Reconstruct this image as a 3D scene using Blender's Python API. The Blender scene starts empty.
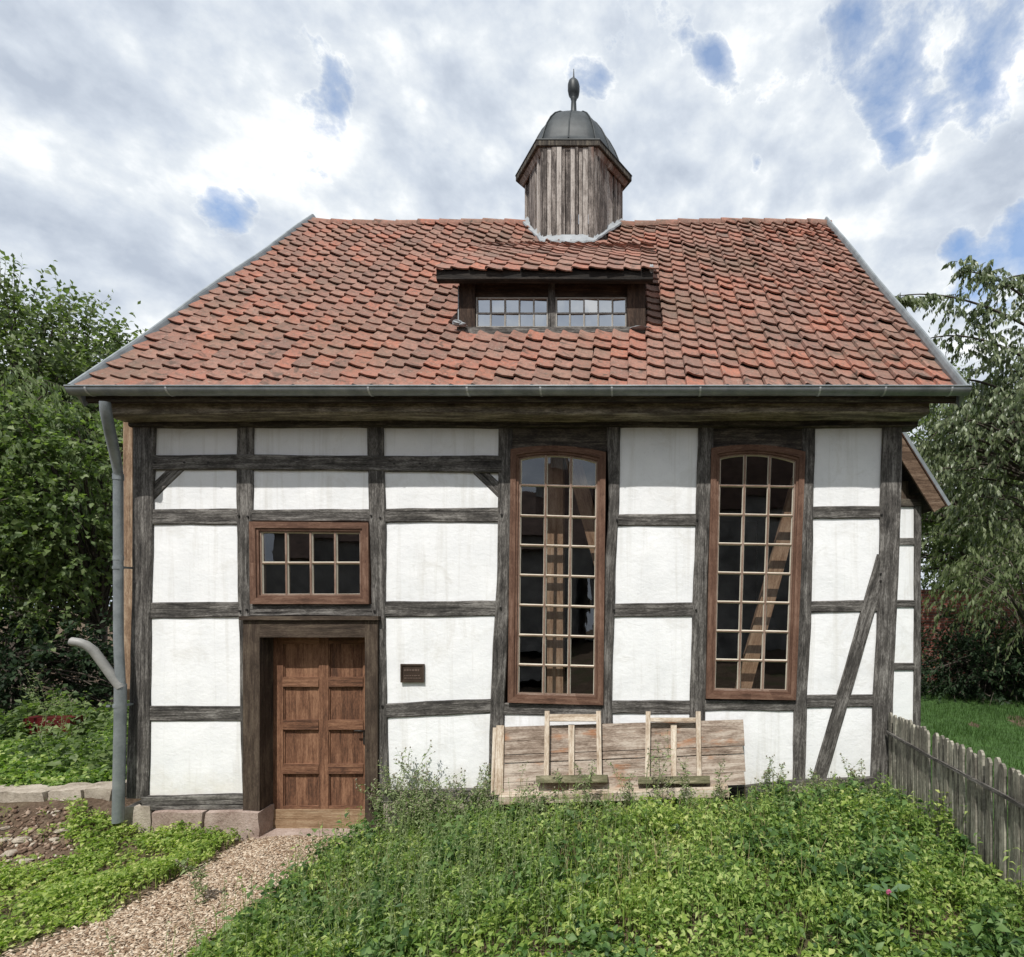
import bpy, math, random
import numpy as np
from mathutils import Vector, Matrix
random.seed(7); RNG = np.random.default_rng(11)
SC = bpy.context.scene
COL = SC.collection
F, CX, CY, D, CZ = 550.0, 639.0, 600.0, 5.8, 2.3      # focal length and principal point (pixels), camera distance and height
W_PX, H_PX = 1024, 957

def P(px, py, Y=0.0):
    d = D + Y
    return Vector(((px - CX) * d / F, Y, CZ + (CY - py) * d / F))
def smooth(t):
    t = min(1, max(0, t)); return t * t * (3 - 2 * t)
def vsmooth(t):
    t = np.clip(t, 0, 1); return t * t * (3 - 2 * t)

# ------------------------------------------------------------------ node helpers
def new_mat(name):
    m = bpy.data.materials.new(name); m.use_nodes = True
    nt = m.node_tree; nt.nodes.clear()
    return m, nt
def nd(nt, typ, inp=None, **attrs):
    n = nt.nodes.new(typ)
    for k, v in attrs.items(): setattr(n, k, v)
    for k, v in (inp or {}).items():
        s = n.inputs[k]
        if hasattr(v, 'is_output') or isinstance(v, bpy.types.NodeSocket): nt.links.new(v, s)
        else: s.default_value = v
    return n
def ramp(nt, fac, stops, interp='LINEAR'):
    n = nt.nodes.new('ShaderNodeValToRGB'); cr = n.color_ramp; cr.interpolation = interp
    while len(cr.elements) < len(stops): cr.elements.new(0.5)
    for e, (p, c) in zip(cr.elements, stops):
        e.position = p; e.color = (c, c, c, 1) if isinstance(c, (int, float)) else (*c, 1)
    nt.links.new(fac, n.inputs[0]); return n.outputs[0]
def mixc(nt, fac, a, b, mode='MIX'):
    n = nt.nodes.new('ShaderNodeMix'); n.data_type = 'RGBA'; n.blend_type = mode
    for s, v in ((n.inputs[0], fac), (n.inputs[6], a), (n.inputs[7], b)):
        if isinstance(v, bpy.types.NodeSocket): nt.links.new(v, s)
        elif isinstance(v, (int, float)): s.default_value = v
        else: s.default_value = (*v, 1)
    return n.outputs[2]
def mth(nt, op, a, b=0.0, c=0.0, clamp=False):
    n = nt.nodes.new('ShaderNodeMath'); n.operation = op; n.use_clamp = clamp
    for s, v in zip(n.inputs, (a, b, c)):
        if isinstance(v, bpy.types.NodeSocket): nt.links.new(v, s)
        else: s.default_value = v
    return n.outputs[0]
def noise(nt, vec, scale, detail=4, rough=0.55, dist=0.0):
    n = nd(nt, 'ShaderNodeTexNoise', {'Scale': scale, 'Detail': detail, 'Roughness': rough, 'Distortion': dist})
    if vec is not None: nt.links.new(vec, n.inputs['Vector'])
    return n.outputs['Fac']
def mapping(nt, vec, scale=(1, 1, 1), loc=(0, 0, 0)):
    n = nd(nt, 'ShaderNodeMapping', {'Scale': scale, 'Location': loc}); nt.links.new(vec, n.inputs['Vector'])
    return n.outputs[0]
def finish(nt, col, rough=0.8, bump=None, bstr=0.3, bdist=0.01, metallic=0.0, spec=0.3):
    b = nd(nt, 'ShaderNodeBsdfPrincipled', {'Roughness': rough, 'Metallic': metallic, 'Specular IOR Level': spec})
    if isinstance(col, bpy.types.NodeSocket): nt.links.new(col, b.inputs['Base Color'])
    else: b.inputs['Base Color'].default_value = (*col, 1)
    if bump is not None:
        bn = nd(nt, 'ShaderNodeBump', {'Strength': bstr, 'Distance': bdist, 'Height': bump})
        nt.links.new(bn.outputs[0], b.inputs['Normal'])
    o = nd(nt, 'ShaderNodeOutputMaterial'); nt.links.new(b.outputs[0], o.inputs[0])
    return b
def uvo(nt): return nd(nt, 'ShaderNodeUVMap').outputs[0]
def poso(nt): return nd(nt, 'ShaderNodeNewGeometry').outputs['Position']
def islo(nt): return nd(nt, 'ShaderNodeNewGeometry').outputs['Random Per Island']

def timber_mat(name, dark, mid, light, crack=0.5, bstr=0.6, isl=0.0, across=26):
    """weathered wood, grain running along UV u (metres)"""
    m, nt = new_mat(name); uv = uvo(nt)
    g1 = noise(nt, mapping(nt, uv, (1.6, across, 1)), 1.0, 6, 0.65, 0.4)
    g2 = noise(nt, mapping(nt, uv, (5, across * 4, 1)), 1.0, 3, 0.6)
    big = noise(nt, uv, 2.3, 4, 0.6)
    blo = noise(nt, mapping(nt, uv, (4.5, 13, 1), (2.2, 5.1, 0)), 1.0, 5, 0.7, 0.6)
    t = mth(nt, 'ADD', mth(nt, 'MULTIPLY', g1, 0.55), mth(nt, 'ADD', mth(nt, 'MULTIPLY', g2, 0.25), mth(nt, 'ADD', mth(nt, 'MULTIPLY', big, 0.30), mth(nt, 'MULTIPLY', blo, 0.45))))
    t = mth(nt, 'ADD', mth(nt, 'MULTIPLY', mth(nt, 'SUBTRACT', t, 0.775), 1.55), 0.62)
    if isl:
        r = islo(nt); t = mth(nt, 'ADD', t, mth(nt, 'MULTIPLY', mth(nt, 'SUBTRACT', r, 0.5), isl))
    fine = noise(nt, mapping(nt, uv, (30, 95, 1)), 1.0, 2, 0.6)
    t = mth(nt, 'ADD', t, mth(nt, 'MULTIPLY', mth(nt, 'SUBTRACT', fine, 0.5), 0.45))
    c = ramp(nt, t, [(0.40, dark), (0.62, mid), (0.86, light)])
    cr = noise(nt, mapping(nt, uv, (0.9, across * 1.3, 1), (3.1, 7.7, 0)), 1.0, 5, 0.7, 0.8)
    ck = ramp(nt, cr, [(0.30, 1.0), (0.40, 0.0)])
    c = mixc(nt, mth(nt, 'MULTIPLY', ck, crack), c, tuple(x * 0.25 for x in dark))
    h = mth(nt, 'SUBTRACT', mth(nt, 'ADD', g1, mth(nt, 'MULTIPLY', g2, 0.5)), mth(nt, 'MULTIPLY', ck, 0.8))
    finish(nt, c, 0.85, h, bstr, 0.012)
    return m

M = {}
M['timber'] = timber_mat('weathered timber', (.024, .022, .020), (.086, .079, .072), (.25, .236, .218), 0.85, 0.9)
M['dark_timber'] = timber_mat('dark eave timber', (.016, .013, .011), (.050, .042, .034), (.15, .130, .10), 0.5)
M['cornice_wood'] = timber_mat('weathered cornice', (.05, .040, .030), (.17, .145, .11), (.42, .37, .29), 0.6, 0.7, 0, 16)
M['verge_wood'] = timber_mat('verge board wood', (.055, .032, .020), (.115, .072, .046), (.24, .17, .12), 0.4)
M['door_bottom'] = timber_mat('bleached door rail', (.17, .10, .055), (.26, .17, .10), (.38, .28, .18), 0.3)
M['brown_timber'] = timber_mat('stained frame timber', (.028, .019, .013), (.056, .039, .028), (.11, .084, .060), 0.45)
M['bare_timber'] = timber_mat('bare pine', (.13, .08, .05), (.25, .165, .105), (.42, .32, .225), 0.4, 0.5)
M['door_wood'] = timber_mat('door oak', (.066, .032, .019), (.155, .074, .042), (.28, .15, .088), 0.4, 0.45, 0.2)
M['window_wood'] = timber_mat('window frame wood', (.070, .036, .024), (.128, .068, .045), (.20, .120, .085), 0.25, 0.3, 0.1)
M['bars_wood'] = timber_mat('glazing bar wood', (.14, .085, .06), (.22, .145, .11), (.33, .25, .20), 0.1, 0.2)
M['grey_bars'] = timber_mat('grey glazing bars', (.20, .18, .16), (.32, .30, .27), (.45, .43, .40), 0.1, 0.2)
M['dormer_wood'] = timber_mat('dormer wood', (.016, .010, .007), (.036, .021, .014), (.085, .054, .037), 0.4)
M['cupola_wood'] = timber_mat('cupola boards', (.055, .045, .040), (.21, .18, .16), (.44, .40, .365), 0.6, 0.6, 0.45)
def rusty():
    m = M['cupola_wood']; nt = m.node_tree; b = [n for n in nt.nodes if n.type == 'BSDF_PRINCIPLED'][0]; src = b.inputs['Base Color'].links[0].from_socket
    sp = nd(nt, 'ShaderNodeSeparateXYZ', {0: poso(nt)}); st = noise(nt, mapping(nt, poso(nt), (9, 9, 1.2)), 1.0, 5, .65)
    f = mth(nt, 'ADD', st, mth(nt, 'ADD', mth(nt, 'MULTIPLY', mth(nt, 'SUBTRACT', sp.outputs[2], 9.0), .45), mth(nt, 'MULTIPLY', mth(nt, 'SUBTRACT', sp.outputs[0], -.45), .45)))
    f = ramp(nt, f, [(.50, 0.0), (.72, .75)])
    nt.links.new(mixc(nt, f, src, (.13, .050, .028)), b.inputs['Base Color'])
rusty()
M['plank_wood'] = timber_mat('table planks', (.15, .085, .052), (.29, .205, .148), (.45, .37, .30), 0.5, 0.5, 0.2, 18)
def stained():
    m = timber_mat('stained table planks', (.10, .070, .050), (.24, .185, .145), (.42, .36, .30), 0.7, 0.6, 0.25, 20)
    nt = m.node_tree; b = [n for n in nt.nodes if n.type == 'BSDF_PRINCIPLED'][0]; src = b.inputs['Base Color'].links[0].from_socket
    f = ramp(nt, noise(nt, mapping(nt, uvo(nt), (2.6, 7, 1), (1.7, .4, 0)), 1.0, 4, .6), [(.56, 0.0), (.70, .8)])
    nt.links.new(mixc(nt, f, src, (.30, .13, .055)), b.inputs['Base Color']); return m
M['plank_wood'] = stained()
M['inner_wood'] = timber_mat('inner timber', (.22, .12, .075), (.36, .22, .145), (.52, .36, .26), 0.3, 0.3)
M['pale_wood'] = timber_mat('pale batten wood', (.22, .155, .10), (.42, .34, .26), (.62, .56, .47), 0.45, 0.4, 0.2)
M['black_timber'] = timber_mat('blackened board', (.008, .007, .006), (.020, .016, .013), (.05, .040, .032), 0.4)
M['fence_wood'] = timber_mat('fence pickets', (.060, .054, .044), (.185, .170, .140), (.39, .37, .30), 0.6, 0.6, 0.45)
M['foot_wood'] = timber_mat('mossy foot bar', (.07, .07, .035), (.14, .13, .075), (.36, .32, .22), 0.3)

def plaster_mat():
    m, nt = new_mat('limewashed plaster'); p = poso(nt)
    sep = nd(nt, 'ShaderNodeSeparateXYZ', {0: p})
    n1 = noise(nt, p, 3.0, 6, 0.6); n2 = noise(nt, mapping(nt, p, (1, 1, 1), (4, 2, 9)), 22, 5, 0.6)
    trowel = noise(nt, mapping(nt, p, (8, 8, 15)), 1.0, 5, 0.65, 1.2)
    c = ramp(nt, n1, [(0.3, (.75, .76, .77)), (0.7, (.85, .855, .86))])
    streak = noise(nt, mapping(nt, p, (9, 1, 0.45)), 1.0, 5, 0.65, 0.3)
    c = mixc(nt, ramp(nt, streak, [(0.53, 0.0), (0.76, 0.50)]), c, (.50, .48, .43))
    c = mixc(nt, ramp(nt, n2, [(0.62, 0.0), (0.80, 0.35)]), c, (.55, .53, .50))
    pat = noise(nt, mapping(nt, p, (1, 1, 1), (1.5, 6.2, 2)), 2.6, 7, .7, .8)
    c = mixc(nt, ramp(nt, pat, [(.55, 0.0), (.66, .38)]), c, (.60, .585, .55))
    # splash dirt above the sill
    low = mth(nt, 'ADD', sep.outputs[2], mth(nt, 'MULTIPLY', noise(nt, p, 5, 5, 0.6), 0.5))
    c = mixc(nt, ramp(nt, low, [(0.30, 0.55), (0.78, 0.0)]), c, (.56, .50, .38))
    speck = noise(nt, p, 70, 3, 0.6); c = mixc(nt, ramp(nt, speck, [(0.60, 0.0), (0.78, 0.30)]), c, (.50, .48, .45))
    h = mth(nt, 'ADD', mth(nt, 'MULTIPLY', trowel, 0.55), mth(nt, 'ADD', mth(nt, 'MULTIPLY', n2, 0.45), n1))
    finish(nt, c, 0.92, h, 0.55, 0.010, spec=0.1)
    return m
M['plaster'] = plaster_mat()

def tile_mat():
    m, nt = new_mat('old clay tiles'); p = poso(nt); r = islo(nt)
    big = noise(nt, p, 1.1, 5, 0.6)
    t = mth(nt, 'ADD', mth(nt, 'MULTIPLY', r, 0.62), mth(nt, 'MULTIPLY', big, 0.62))
    c = ramp(nt, t, [(0.10, (.105, .098, .092)), (0.17, (.165, .130, .115)), (0.26, (.225, .140, .115)), (0.46, (.275, .150, .118)),
                     (0.64, (.32, .190, .150)), (0.82, (.335, .155, .115)), (1.0, (.41, .175, .120))])
    n = noise(nt, p, 17, 6, 0.72)
    c = mixc(nt, ramp(nt, n, [(0.44, 0.0), (0.68, 0.75)]), c, (.135, .105, .088))
    l = noise(nt, mapping(nt, p, (1, 1, 1), (5, 3, 1)), 36, 3, 0.6)
    c = mixc(nt, ramp(nt, l, [(0.58, 0.0), (0.70, 0.6)]), c, (.34, .31, .265))
    dk = noise(nt, mapping(nt, p, (1, 1, 1), (2, 8, 6)), 5.5, 6, 0.7, .6)
    c = mixc(nt, ramp(nt, dk, [(0.55, 0.0), (0.66, 0.75)]), c, (.075, .066, .056))
    mz = noise(nt, mapping(nt, p, (1, 1, 1), (9, 1, 4)), 1.1, 4, 0.6)
    c = mixc(nt, ramp(nt, mz, [(0.50, 0.0), (0.75, 0.5)]), c, (.15, .130, .095))
    c = mixc(nt, 1.0, c, (.92, .88, .86), 'MULTIPLY')
    finish(nt, c, 0.9, mth(nt, 'ADD', n, mth(nt, 'MULTIPLY', l, 0.5)), 0.6, 0.010, spec=0.2)
    return m
M['tile'] = tile_mat()

def zinc_mat(name, a, b, rough=0.5, metallic=0.55):
    m, nt = new_mat(name); p = poso(nt)
    n = noise(nt, p, 6, 5, 0.6); n2 = noise(nt, p, 40, 3, 0.6)
    c = ramp(nt, mth(nt, 'ADD', mth(nt, 'MULTIPLY', n, 0.8), mth(nt, 'MULTIPLY', n2, 0.2)), [(0.35, a), (0.65, b)])
    finish(nt, c, rough, n2, 0.08, 0.004, metallic)
    return m
M['zinc'] = zinc_mat('weathered zinc', (.17, .19, .20), (.29, .315, .325), 0.5, 0.4)
M['zinc_light'] = zinc_mat('zinc solder seam', (.40, .42, .43), (.52, .54, .55))
M['lead'] = zinc_mat('dark dome sheet', (.019, .023, .025), (.043, .050, .052), 0.5, 0.1)
M['flash'] = zinc_mat('lead flashing', (.22, .235, .25), (.33, .35, .365), 0.65, 0.1)
M['pvc'] = zinc_mat('grey beige pipe', (.20, .20, .19), (.30, .295, .28), 0.5, 0.0)
M['iron'] = zinc_mat('dark iron', (.02, .02, .02), (.05, .045, .04), 0.5, 0.6)
M['bronze'] = zinc_mat('plaque bronze', (.050, .036, .028), (.105, .075, .058), 0.45, 0.5)
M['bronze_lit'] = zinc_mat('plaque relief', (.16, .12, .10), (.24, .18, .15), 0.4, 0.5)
M['putty'] = zinc_mat('cream putty', (.50, .45, .36), (.62, .57, .48), 0.7, 0.0)
M['shaded_red'] = zinc_mat('red paint with painted shade', (.045, .004, .005), (.085, .008, .009), 0.5, 0.0)  # red darkened to paint in shade that the sunlit box lacks

def stone_mat(name, a, b, c_):
    m, nt = new_mat(name); p = poso(nt)
    n = noise(nt, p, 5, 7, 0.65); n2 = noise(nt, p, 45, 4, 0.7)
    c = ramp(nt, mth(nt, 'ADD', mth(nt, 'MULTIPLY', n, 0.65), mth(nt, 'MULTIPLY', n2, 0.35)), [(0.33, a), (0.52, b), (0.72, c_)])
    finish(nt, c, 0.92, mth(nt, 'ADD', n, mth(nt, 'MULTIPLY', n2, 0.6)), 0.8, 0.02, spec=0.15)
    return m
M['sandstone'] = stone_mat('red sandstone', (.20, .14, .115), (.36, .28, .24), (.50, .42, .37))
M['stone'] = stone_mat('pale rubble stone', (.20, .165, .13), (.38, .33, .27), (.54, .49, .42))
M['concrete'] = stone_mat('pale concrete', (.20, .20, .19), (.30, .30, .29), (.40, .40, .39))

def brick_mat():
    m, nt = new_mat('dark red brick'); uv = uvo(nt)
    b = nd(nt, 'ShaderNodeTexBrick', {'Scale': 1.0, 'Brick Width': 0.25, 'Row Height': 0.077, 'Mortar Size': 0.008,
          'Color1': (.20, .065, .045, 1), 'Color2': (.27, .095, .068, 1), 'Mortar': (.22, .17, .14, 1)})
    nt.links.new(uv, b.inputs['Vector'])
    n = noise(nt, uv, 6, 5, 0.6)
    c = mixc(nt, ramp(nt, n, [(0.4, 0.0), (0.75, 0.6)]), b.outputs[0], (.05, .035, .03))
    finish(nt, c, 0.9, mth(nt, 'SUBTRACT', n, b.outputs[1]), 0.6, 0.01)
    return m
M['brick'] = brick_mat()

def plain_mat(name, col, rough=0.9, var=0.25, scale=4):
    m, nt = new_mat(name); p = poso(nt)
    n = noise(nt, p, scale, 5, 0.6)
    c = ramp(nt, n, [(0.3, tuple(x * (1 - var) for x in col)), (0.7, tuple(min(1, x * (1 + var)) for x in col))])
    finish(nt, c, rough, n, 0.3, 0.01); return m
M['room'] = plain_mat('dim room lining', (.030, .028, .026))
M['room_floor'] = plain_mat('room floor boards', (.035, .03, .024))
M['house_wall'] = plain_mat('neighbour wall', (.30, .29, .27), .9, .5, 1.2)
M['house_roof'] = plain_mat('neighbour roof', (.15, .10, .08), .9, .4, 3)
M['bark'] = plain_mat('bark', (.075, .062, .050), 0.95, 0.5, 14)
M['underlay'] = plain_mat('roof underlay boards', (.05, .035, .028))

def glass_mat(name, refl, tint=(.80, .82, .80), wob=0.25):
    m, nt = new_mat(name); p = poso(nt)
    n = noise(nt, mapping(nt, p, (5, 5, 3)), 1.0, 2, 0.5)
    bn = nd(nt, 'ShaderNodeBump', {'Strength': wob, 'Distance': 0.01, 'Height': n})
    lw = nd(nt, 'ShaderNodeLayerWeight', {'Blend': 0.5})
    fac = mth(nt, 'ADD', mth(nt, 'MULTIPLY', mth(nt, 'POWER', lw.outputs['Facing'], 5.0), .8), refl, clamp=True)
    g = nd(nt, 'ShaderNodeBsdfGlossy', {'Roughness': 0.012, 'Color': (.95, .97, 1, 1), 'Normal': bn.outputs[0]})
    t = nd(nt, 'ShaderNodeBsdfTransparent', {'Color': (*tint, 1)})
    mx = nd(nt, 'ShaderNodeMixShader', {0: fac, 1: t.outputs[0], 2: g.outputs[0]})
    o = nd(nt, 'ShaderNodeOutputMaterial'); nt.links.new(mx.outputs[0], o.inputs[0])
    return m
M['glass'] = glass_mat('old window glass', 0.12, wob=0.08)
M['glass_dormer'] = glass_mat('dormer glass', 0.5, (.4, .4, .4), 0.06)

def leaf_mat(name, stops, trans=0.35, patch=1.2, rough=0.55, gloss=0.35):
    m, nt = new_mat(name); r = islo(nt); p = poso(nt)
    t = mth(nt, 'ADD', mth(nt, 'MULTIPLY', r, 0.55), mth(nt, 'MULTIPLY', noise(nt, p, patch, 3, 0.55), 0.55))
    c = ramp(nt, t, [(0.18 + 0.68 * i / (len(stops) - 1), s) for i, s in enumerate(stops)])
    b = nd(nt, 'ShaderNodeBsdfPrincipled', {'Base Color': c, 'Roughness': rough, 'Specular IOR Level': gloss})
    tr = nd(nt, 'ShaderNodeBsdfTranslucent', {'Color': mixc(nt, 0.5, c, (.35, .45, .05), 'MULTIPLY')})
    nt.links.new(mixc(nt, 1.0, c, (1.6, 1.9, 0.8), 'MULTIPLY'), tr.inputs[0])
    mx = nd(nt, 'ShaderNodeMixShader', {0: trans, 1: b.outputs[0], 2: tr.outputs[0]})
    o = nd(nt, 'ShaderNodeOutputMaterial'); nt.links.new(mx.outputs[0], o.inputs[0])
    return m
M['leaf_left'] = leaf_mat('broadleaf green', [(.045, .068, .028), (.090, .125, .050), (.140, .180, .075), (.22, .26, .125)])
M['leaf_hazel'] = leaf_mat('hazel leaf green', [(.036, .062, .022), (.080, .122, .040), (.130, .180, .062), (.21, .26, .11)])
M['leaf_willow'] = leaf_mat('long pale leaf', [(.075, .110, .045), (.13, .175, .070), (.21, .26, .12)])
M['leaf_cherry'] = leaf_mat('drooping cherry leaf', [(.048, .068, .032), (.090, .120, .056), (.145, .180, .088), (.24, .27, .16)], 0.25, rough=0.42, gloss=0.5)
M['leaf_back'] = leaf_mat('grey green leaf', [(.050, .072, .030), (.095, .125, .052), (.14, .175, .076), (.20, .235, .12)])
M['leaf_shrub'] = leaf_mat('dark evergreen leaf', [(.010, .020, .010), (.020, .038, .016), (.034, .056, .026)], 0.15, rough=0.6, gloss=.15)
M['leaf_cover'] = leaf_mat('ground cover leaf', [(.032, .066, .018), (.100, .175, .036), (.190, .280, .062), (.40, .46, .17)], 0.35, 1.6)
M['leaf_deep'] = leaf_mat('deep green leaf', [(.020, .050, .016), (.050, .105, .028), (.095, .170, .045), (.17, .25, .09)], 0.28, 2.2)
M['leaf_bright'] = leaf_mat('yellow green leaf', [(.066, .118, .022), (.165, .245, .046), (.28, .36, .080), (.54, .55, .23)], 0.4, 1.8)
M['leaf_weed'] = leaf_mat('weed green', [(.11, .15, .062), (.19, .24, .105), (.31, .36, .19)], 0.3, 3)
M['grass'] = leaf_mat('lawn grass', [(.028, .060, .014), (.045, .092, .020), (.065, .118, .028)], 0.35, 0.8)  # greens darkened so the colour carries the lawn's shade
M['seed'] = plain_mat('seed heads', (.20, .18, .13), 0.9)
M['pink'] = plain_mat('pink petals', (.42, .09, .19), 0.7)
M['balsam'] = leaf_mat('balsam leaf', [(.07, .13, .055), (.09, .16, .07), (.11, .19, .085)], 0.3)

# ------------------------------------------------------------------ mesh builder
class MB:
    def __init__(s): s.v, s.f, s.uv, s.mi, s.sm = [], [], [], [], []
    def add(s, verts, faces, uvs=None, mi=0, sm=False):
        o = len(s.v); s.v += [tuple(v) for v in verts]
        for i, f in enumerate(faces):
            s.f.append([o + k for k in f]); s.mi.append(mi); s.sm.append(sm)
            s.uv.append(uvs[i] if uvs else None)
    def box(s, c, size, rot=None, mi=0, grain=None, bev=0.0):
        """box; grain = axis index the wood grain follows"""
        hx, hy, hz = (q / 2 for q in size)
        vs = [Vector((x * hx, y * hy, z * hz)) for x in (-1, 1) for y in (-1, 1) for z in (-1, 1)]
        fs = [(0, 1, 3, 2), (4, 6, 7, 5), (0, 4, 5, 1), (2, 3, 7, 6), (0, 2, 6, 4), (1, 5, 7, 3)]
        g = grain if grain is not None else max(range(3), key=lambda i: size[i])
        ru, rv = random.random() * 30, random.random() * 30
        uvs = []
        for f in fs:
            ax = [i for i in range(3) if len({round(vs[k][i], 6) for k in f}) > 1]
            if g in ax: a, b = g, [i for i in ax if i != g][0]
            else: a, b = ax
            uvs.append([(vs[k][a] + ru, vs[k][b] + rv + 0.37 * (3 - a - b)) for k in f])
        R = rot if rot is not None else Matrix.Identity(3)
        s.add([R @ v + Vector(c) for v in vs], fs, uvs, mi)
    def loft(s, rings, closed=True, caps=True, mi=0, sm=False, ulen=True):
        """rings: list of equal-length point lists; UV u along, v around"""
        n = len(rings[0]); o = [v for r in rings for v in r]
        fs, uvs = [], []; ru, rv = random.random() * 30, random.random() * 30
        L = [0.0]
        for a, b in zip(rings, rings[1:]): L.append(L[-1] + (sum((Vector(q) for q in b), Vector()) / n - sum((Vector(q) for q in a), Vector()) / n).length)
        per = [0.0]
        for k in range(n): per.append(per[-1] + (Vector(rings[0][(k + 1) % n]) - Vector(rings[0][k])).length)
        m = n if closed else n - 1
        for i in range(len(rings) - 1):
            for k in range(m):
                k2 = (k + 1) % n
                fs.append((i * n + k, i * n + k2, (i + 1) * n + k2, (i + 1) * n + k))
                uvs.append([(L[i] + ru, per[k] + rv), (L[i] + ru, per[k + 1] + rv), (L[i + 1] + ru, per[k + 1] + rv), (L[i + 1] + ru, per[k] + rv)])
        s.add(o, fs, uvs, mi, sm)
        if caps and closed:
            for r, rev in ((rings[0], True), (rings[-1], False)):
                q = list(range(n)); q = q[::-1] if rev else q
                s.add(r, [q], None, mi)
    def tube(s, pts, rad, n=8, mi=0, sm=True, caps=True):
        pts = [Vector(p) for p in pts]; rings = []
        rad = rad if hasattr(rad, '__len__') else [rad] * len(pts)
        up = None
        for i, p in enumerate(pts):
            t = (pts[min(i + 1, len(pts) - 1)] - pts[max(i - 1, 0)]).normalized()
            if up is None:
                up = Vector((0, 0, 1)) if abs(t.z) < 0.9 else Vector((0, 1, 0))
            a = t.cross(up).normalized(); b = a.cross(t).normalized(); up = b
            rings.append([p + (a * math.cos(q) + b * math.sin(q)) * rad[i] for q in (2 * math.pi * k / n for k in range(n))])
        s.loft(rings, True, caps, mi, sm)
    def lathe(s, prof, c, n=16, mi=0, sm=True):
        s.loft([[Vector((c[0] + r * math.cos(2 * math.pi * k / n), c[1] + r * math.sin(2 * math.pi * k / n), z)) for k in range(n)] for r, z in prof], True, True, mi, sm)
    def build(s, name, mats, parent=None):
        me = bpy.data.meshes.new(name); me.from_pydata(s.v, [], s.f)
        mats = mats if isinstance(mats, (list, tuple)) else [mats]
        for m in mats: me.materials.append(m)
        me.polygons.foreach_set('material_index', s.mi); me.polygons.foreach_set('use_smooth', s.sm)
        uvl = me.uv_layers.new(name='UVMap'); data = []
        for i, p in enumerate(me.polygons):
            u = s.uv[i]
            if u is None:
                nrm = p.normal; ax = max(range(3), key=lambda k: abs(nrm[k])); a, b = [(1, 2), (0, 2), (0, 1)][ax]
                u = [(s.v[k][a], s.v[k][b]) for k in s.f[i]]
            for q in u: data += [q[0], q[1]]
        uvl.data.foreach_set('uv', data)
        me.validate()
        o = bpy.data.objects.new(name, me); COL.objects.link(o)
        if parent is not None: o.parent = parent; o.matrix_parent_inverse = parent.matrix_world.inverted()
        return o

def np_mesh(name, V, T, mat, parent=None, smoothf=False):
    """mesh from numpy arrays, V (n,3), T (m,k)"""
    me = bpy.data.meshes.new(name); k = T.shape[1]
    me.vertices.add(len(V)); me.vertices.foreach_set('co', V.astype(np.float32).ravel())
    me.loops.add(T.size); me.loops.foreach_set('vertex_index', T.astype(np.int32).ravel())
    me.polygons.add(len(T)); me.polygons.foreach_set('loop_start', np.arange(0, T.size, k, dtype=np.int32))
    me.update(calc_edges=True); me.materials.append(mat)
    o = bpy.data.objects.new(name, me); COL.objects.link(o)
    if parent is not None: o.parent = parent; o.matrix_parent_inverse = parent.matrix_world.inverted()
    return o

def tag(o, label=None, cat=None, group=None, kind=None):
    if label: o['label'] = label
    if cat: o['category'] = cat
    if group: o['group'] = group
    if kind: o['kind'] = kind
    return o
def empty(name, loc=(0, 0, 0)):
    o = bpy.data.objects.new(name, None); o.location = loc; COL.objects.link(o); o.matrix_world = Matrix.Translation(loc)
    return o

# smooth 1-D wobble
def wob(seed):
    r = random.Random(seed); ks = [(r.uniform(1.2, 2.6), r.uniform(0, 6.3), 1.0), (r.uniform(4, 7), r.uniform(0, 6.3), 0.5), (r.uniform(12, 19), r.uniform(0, 6.3), 0.28)]
    return lambda t: sum(a * math.sin(k * t + ph) for k, ph, a in ks) / 1.78
def beam(mb, stations, y0, depth=0.15, amp=0.009, step=0.10, mi=0):
    """hand-hewn timber in the facade plane. stations: [(left point, right point)] as (x,z) pairs."""
    A = [Vector((l[0], 0, l[1])) for l, r in stations]; B = [Vector((r[0], 0, r[1])) for l, r in stations]
    C = [(a + b) / 2 for a, b in zip(A, B)]
    cum = [0.0]
    for a, b in zip(C, C[1:]): cum.append(cum[-1] + (b - a).length)
    n = max(2, int(cum[-1] / step)); w1, w2, w3 = wob(random.random()), wob(random.random()), wob(random.random())
    rings = []
    for i in range(n + 1):
        t = cum[-1] * i / n; k = 0
        while k < len(cum) - 2 and cum[k + 1] < t: k += 1
        q = (t - cum[k]) / max(1e-6, cum[k + 1] - cum[k])
        l = A[k].lerp(A[k + 1], q); r = B[k].lerp(B[k + 1], q); d = (r - l).normalized()
        l = l + d * w1(t) * amp; r = r + d * w2(t) * amp; yf = y0 + w3(t) * 0.003
        c = 0.010
        rings.append([l + Vector((0, yf + c, 0)), l + d * c + Vector((0, yf, 0)), r - d * c + Vector((0, yf, 0)), r + Vector((0, yf + c, 0)),
                      r + Vector((0, y0 + depth, 0)), l + Vector((0, y0 + depth, 0))])
    mb.loft(rings, True, True, mi)
def xz(px, py, Y=0.0):
    p = P(px, py, Y); return (p.x, p.z)
def vpost(name, pts, y0, parent, mat='timber', depth=0.15, Y=0.0, amp=0.009):
    m = MB(); beam(m, [(xz(xl, y, Y), xz(xr, y, Y)) for y, xl, xr in pts], y0, depth, amp); return m.build(name, M[mat], parent)
def hrail(name, pts, y0, parent, mat='timber', depth=0.14, Y=0.0, amp=0.009):
    m = MB(); beam(m, [(xz(x, yt, Y), xz(x, yb, Y)) for x, yt, yb in pts], y0, depth, amp); return m.build(name, M[mat], parent)

# ================================================================== THE CHAPEL
chapel = empty('half_timbered_chapel', (-1.25, 3.2, -0.2))
tag(chapel, 'half-timbered white chapel with red tiled roof, wooden cupola and tall arched windows', 'chapel')

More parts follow.
